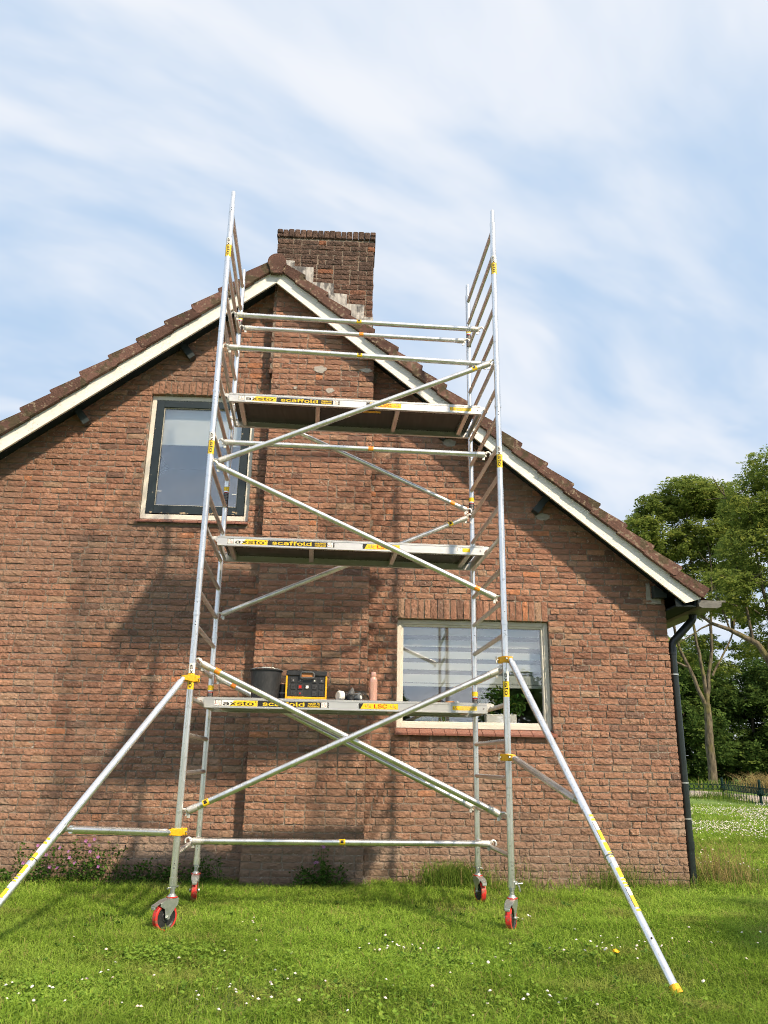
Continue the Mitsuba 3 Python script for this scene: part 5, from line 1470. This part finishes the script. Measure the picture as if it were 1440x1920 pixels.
put('daisy_meadow', (V, Fc), 'daisy_white', True, uv=uv, label='drift of white daisies in the field right of the house', cat='daisies', kind='stuff')
dd = daisy_head((1.72, 5.50, 0.075), 0.02, r_)
t_ = 'dandelion'
tag(t_, 'single yellow dandelion left of the right stabiliser foot', 'dandelion')
put(f'{t_}__head', cat_([trimesh.Trimesh(dd[0], dd[1], process=False)] + [trimesh.Trimesh(*daisy_head((1.72 + 0.012 * math.cos(a_), 5.50 + 0.012 * math.sin(a_), 0.072), 0.011, r_)[:2], process=False) for a_ in np.arange(6)]), 'dandelion_yellow', True)
put(f'{t_}__stem', tube((1.72, 5.50, 0), (1.72, 5.50, 0.07), 0.0025, n=6), 'weed_leaf')


# tufts and wall plants
r_ = np.random.default_rng(55)
lp = np.c_[r_.uniform(-3.6, 3.6, 1500), DW - 0.02 - np.abs(r_.normal(0, 0.13, 1500)), 0.004 + 0.012 * r_.random(1500)]
lp = lp[~((lp[:, 0] > BX0) & (lp[:, 0] < BX1) & (lp[:, 1] > BR - 0.01))]
scene['dead_leaf'] = prin(proc(lambda p, n, uv: mix((0.10, 0.075, 0.05), (0.30, 0.23, 0.15), uv.x)), 0.9)
V, Fc, uv = leaf_quads(lp, 0.03, r_, up=2.0, aspect=0.6, jitter=0.6)
put('dead_leaves', (V, Fc), 'dead_leaf', False, uv=uv, label='dry litter on the bare soil along the foot of the wall', cat='litter', kind='stuff')
def tuft(key, cx, cy_, rx, ry, n_, h0, h1, lean, w, bsdf, lab, catg='grass tuft', seed=0, group=None):
    q = np.random.default_rng(seed)
    P_ = np.c_[q.normal(cx, rx, n_), q.normal(cy_, ry, n_)]
    P_ = P_[~((P_[:, 1] > DW - 0.02) & (P_[:, 0] < XR + 0.02))]
    P_ = P_[~((P_[:, 0] > BX0) & (P_[:, 0] < BX1) & (P_[:, 1] > BR - 0.015))]
    h_ = h0 + (h1 - h0) * q.random(len(P_)) ** 1.6
    V, Fc, uv = blades(P_, h_, w * (0.7 + 0.6 * q.random(len(P_))), lean, q)
    put(key, (V, Fc), bsdf, False, uv=uv, label=lab, cat=catg, group=group, kind=None)


tuft('grass_tuft', 1.10, 8.52, 0.16, 0.09, 1500, 0.14, 0.36, 0.5, 0.006, 'tall_grass', 'long dark grass tuft against the wall left of the rear right castor', seed=1)
tuft('grass_tuft', 1.75, 8.6, 0.22, 0.05, 150, 0.06, 0.42, 0.5, 0.0035, 'tall_grass', 'thin long grass stalks at the wall under the ground floor window', seed=2)
tuft('grass_tuft', 2.75, 8.55, 0.2, 0.08, 620, 0.06, 0.36, 0.5, 0.0045, 'tall_grass', 'grass tuft at the wall behind the right stabiliser', seed=3)
tuft('grass_tuft', 3.35, 8.55, 0.18, 0.08, 260, 0.06, 0.22, 0.5, 0.0045, 'tall_grass', 'low grass tuft at the right corner of the wall', seed=4)
tuft('dry_grass_tuft', 4.0, 9.0, 0.17, 0.2, 520, 0.15, 0.62, 0.6, 0.004, 'dry_grass', 'straw coloured grass tuft beside the foot of the rain pipe', seed=5)
tuft('grass_tuft', 4.15, 9.1, 0.3, 0.3, 1300, 0.08, 0.36, 0.7, 0.005, 'tall_grass', 'green tuft mixed with straw beside the rain pipe', seed=6)
tuft('dry_reed', 22.4, 44, 0.75, 0.4, 700, 0.7, 1.5, 0.9, 0.02, 'dry_grass', 'tall dry brown grass behind the fence at the right edge', seed=7)
tuft('roadside_weeds', 18.6, 47.5, 3.0, 0.8, 1500, 0.3, 0.9, 0.5, 0.03, 'tall_grass', 'green weeds on the verge behind the path', seed=8)
tuft('fence_weeds', 15.6, 34.4, 0.55, 0.25, 700, 0.15, 0.55, 0.6, 0.012, 'tall_grass', 'weeds growing round the corner post of the fence', seed=9)
tuft('fence_weeds', 14.2, 34.6, 1.2, 0.15, 800, 0.08, 0.3, 0.6, 0.012, 'tall_grass', 'low weeds along the left part of the fence', seed=10)
tuft('fence_weeds', 14.9, 31.5, 0.5, 1.7, 800, 0.08, 0.26, 0.6, 0.012, 'tall_grass', 'low weeds along the right part of the fence', seed=11)


def herb(key, spots, flowers, lab, catg, seed, leaf=0.03, per=26):
    q = np.random.default_rng(seed)
    tag(key, lab, catg)
    st, lf = [], []
    for x, y, h, sx_ in spots:
        tipp = np.array([x + q.normal(0, sx_), y - abs(q.normal(0, 0.05)), h])
        b_ = np.array([x, y, -0.01]); m_ = (b_ + tipp) / 2 + q.normal(0, 0.02, 3)
        st.append(polytube([b_, m_, tipp], [0.003, 0.0025, 0.0015], 5))
        tt = q.random(per)[:, None] ** 0.8
        lf.append(b_ + (tipp - b_) * tt + q.normal(0, 1, (per, 3)) * [0.05, 0.035, 0.02] * (1.2 - tt * 0.6))
    put(f'{key}__stem', cat_(st), 'weed_leaf')
    C = np.vstack(lf); C[:, 2] = np.maximum(C[:, 2], 0.01)
    V, Fc, uv = leaf_quads(C, leaf, q, up=0.8, aspect=0.8)
    put(f'{key}__leaves', (V, Fc), 'weed_leaf', False, uv=uv)
    for f in flowers:
        f = np.array(f); ms_ = []
        nrm = np.array([q.normal(0, 0.4), -1, 0.5 + q.normal(0, 0.3)]); nrm /= np.linalg.norm(nrm)
        _, u_, w_ = frame_of(nrm)
        Vp, Fp = [], []
        for k in range(5):
            a_ = k / 5 * 2 * PI; r1_ = 0.0165
            d1 = math.cos(a_) * u_ + math.sin(a_) * w_; d2 = -math.sin(a_) * u_ + math.cos(a_) * w_
            o_ = len(Vp)
            Vp += [f, f + d1 * r1_ * 0.7 + d2 * r1_ * 0.42 + nrm * 0.005, f + d1 * r1_ * 1.05 + d2 * r1_ * 0.2 + nrm * 0.008, f + d1 * r1_ * 1.05 - d2 * r1_ * 0.2 + nrm * 0.008, f + d1 * r1_ * 0.7 - d2 * r1_ * 0.42 + nrm * 0.005]
            Fp += [(o_, o_ + 1, o_ + 2), (o_, o_ + 2, o_ + 3), (o_, o_ + 3, o_ + 4)]
        put(f'{key}__flower', (np.array(Vp), np.array(Fp)), 'mallow_petal', False, uv=np.tile([q.random(), 0], (len(Vp), 1)))


q = np.random.default_rng(91)
sp1 = [(-3.15 + 0.95 * q.random(), DW - 0.06 - 0.22 * q.random(), 0.12 + 0.28 * q.random(), 0.07) for _ in range(46)]
fl1 = [(-2.46, 8.55, 0.30), (-2.50, 8.5, 0.40), (-2.43, 8.55, 0.41), (-2.47, 8.52, 0.36), (-2.65, 8.5, 0.30), (-2.74, 8.5, 0.33), (-2.62, 8.45, 0.25), (-2.80, 8.45, 0.17), (-2.72, 8.44, 0.16), (-2.86, 8.5, 0.27), (-2.37, 8.52, 0.25), (-2.35, 8.5, 0.17), (-2.95, 8.5, 0.35), (-3.05, 8.45, 0.2), (-2.58, 8.5, 0.2)]
herb('mallow_plant', sp1, fl1, 'pink flowering mallow at the foot of the wall on the left', 'plant', 5)
sp2 = [(-0.42 + 0.42 * q.random(), BR - 0.05 - 0.1 * q.random(), 0.06 + 0.2 * q.random(), 0.04) for _ in range(26)] + [(-0.2, BR - 0.03, 0.42, 0.03), (-0.17, BR - 0.03, 0.36, 0.03), (-0.22, BR - 0.03, 0.30, 0.03)]
herb('climbing_weed', sp2, [(-0.19, BR - 0.06, 0.37), (-0.21, BR - 0.06, 0.39), (-0.27, BR - 0.06, 0.22), (-0.25, BR - 0.06, 0.23)], 'green weed with two pink flowers at the middle of the chimney breast', 'plant', 6, 0.032)
sp3 = [(-2.15 + 1.0 * q.random(), DW - 0.05 - 0.15 * q.random(), 0.06 + 0.22 * q.random(), 0.06) for _ in range(40)]
herb('wall_weed', sp3, [], 'dark leafy weeds at the wall foot behind the rear left castor', 'plant', 7, 0.03)
sp4 = [(-3.9 + 0.7 * q.random(), DW - 0.05 - 0.2 * q.random(), 0.08 + 0.25 * q.random(), 0.06) for _ in range(30)]
herb('wall_weed_left', sp4, [], 'leafy weeds at the wall foot at the left edge', 'plant', 8, 0.032)

# plants on the inner sill
t_ = 'planter'
tag(t_, 'pale planter on the inner sill behind the ground floor pane', 'planter')
put(f'{t_}__box', cbox(1.52, 1.86, DW + 0.19, DW + 0.31, 1.561, 1.70, 0.008), 'white_glaze')
t_ = 'houseplant'
tag(t_, 'bushy houseplant growing out of the pale planter', 'houseplant')
V, Fc, uv = leaf_crown([(1.62, DW + 0.25, 1.86, 0.2, 0.05, 0.14), (1.82, DW + 0.25, 1.80, 0.14, 0.05, 0.12)], 260, 3, 0.02, 0.055, 80, gap=0.3, freq=5, hollow=0.1)
put(f'{t_}__foliage', (V, Fc), 'house_leaf', False, uv=uv)
put(f'{t_}__stem', cat_([tube((1.62, DW + 0.25, 1.70), (1.60, DW + 0.25, 1.9), 0.004, n=6), tube((1.8, DW + 0.25, 1.70), (1.83, DW + 0.25, 1.85), 0.004, n=6)]), 'weed_leaf')
t_ = 'sill_plant'
tag(t_, 'low yellow green plant on the inner sill left of the planter', 'houseplant')
put(f'{t_}__pot', lathe([(0, 0), (0.05, 0), (0.06, 0.05), (0.055, 0.05), (0.0, 0.045)], 20, (0.95, DW + 0.26, 1.561)), 'mask_grey', 30)
V, Fc, uv = leaf_crown([(0.95, DW + 0.24, 1.66, 0.2, 0.05, 0.05)], 70, 2, 0.02, 0.07, 81, gap=0.3, freq=5, hollow=0.1, aspect=0.4)
put(f'{t_}__foliage', (V, Fc), 'house_leaf', False, uv=uv)

# ------------------------------------------------------------------ fence
t_ = 'iron_fence'
tag(t_, 'low green iron fence with rings between its rails beyond the field', 'fence')
A_, B_ = np.array([15.87, 34.82]), np.array([14.37, 28.66])
Lf = np.array([12.4, 34.78])
C_ = B_ + (B_ - A_) / np.linalg.norm(B_ - A_) * 4.0
for a_, b_, cnt, spikes in ((Lf, A_, 17, False), (A_, B_, 15, True), (B_, C_, 10, True)):
    a3, b3 = np.r_[a_, 0], np.r_[b_, 0]; d = (b3 - a3) / np.linalg.norm(b3 - a3)
    for z_ in (0.56, 0.36):
        put(f'{t_}__rail', tube(a3 + EZ * z_, b3 + EZ * z_, 0.016, n=6), 'fence_paint', run=True)
    for k in range(1, cnt):
        p_ = a3 + (b3 - a3) * k / cnt
        put(f'{t_}__baluster', tube(p_, p_ + EZ * (0.70 if spikes else 0.56), 0.012, 0.010, n=6), 'fence_paint', run=True)
    nr = np.cross(d, EZ)
    put(f'{t_}__rings', cat_([torus_arc(a3 + (b3 - a3) * (k + 0.5) / cnt + EZ * 0.46, d, EZ, 0.085 if not spikes else 0.095, 0.012, 0, 2 * PI, 12, 5) for k in range(cnt)]), 'fence_paint', kind='stuff', label='iron rings between the two rails')
for p_ in (A_, B_, C_):
    b3 = np.r_[p_, 0]
    put(f'{t_}__post', cat_([tube(b3, b3 + EZ * 0.78, 0.05, 0.045, n=12), tube(b3 + EZ * 0.78, b3 + EZ * 0.84, 0.055, 0.03, n=12), tube(b3 + EZ * 0.40 - np.array([0.07, 0.02, 0]), b3 + EZ * 0.40 + np.array([0.07, -0.02, 0]), 0.09, n=12)]), 'fence_paint', 40)
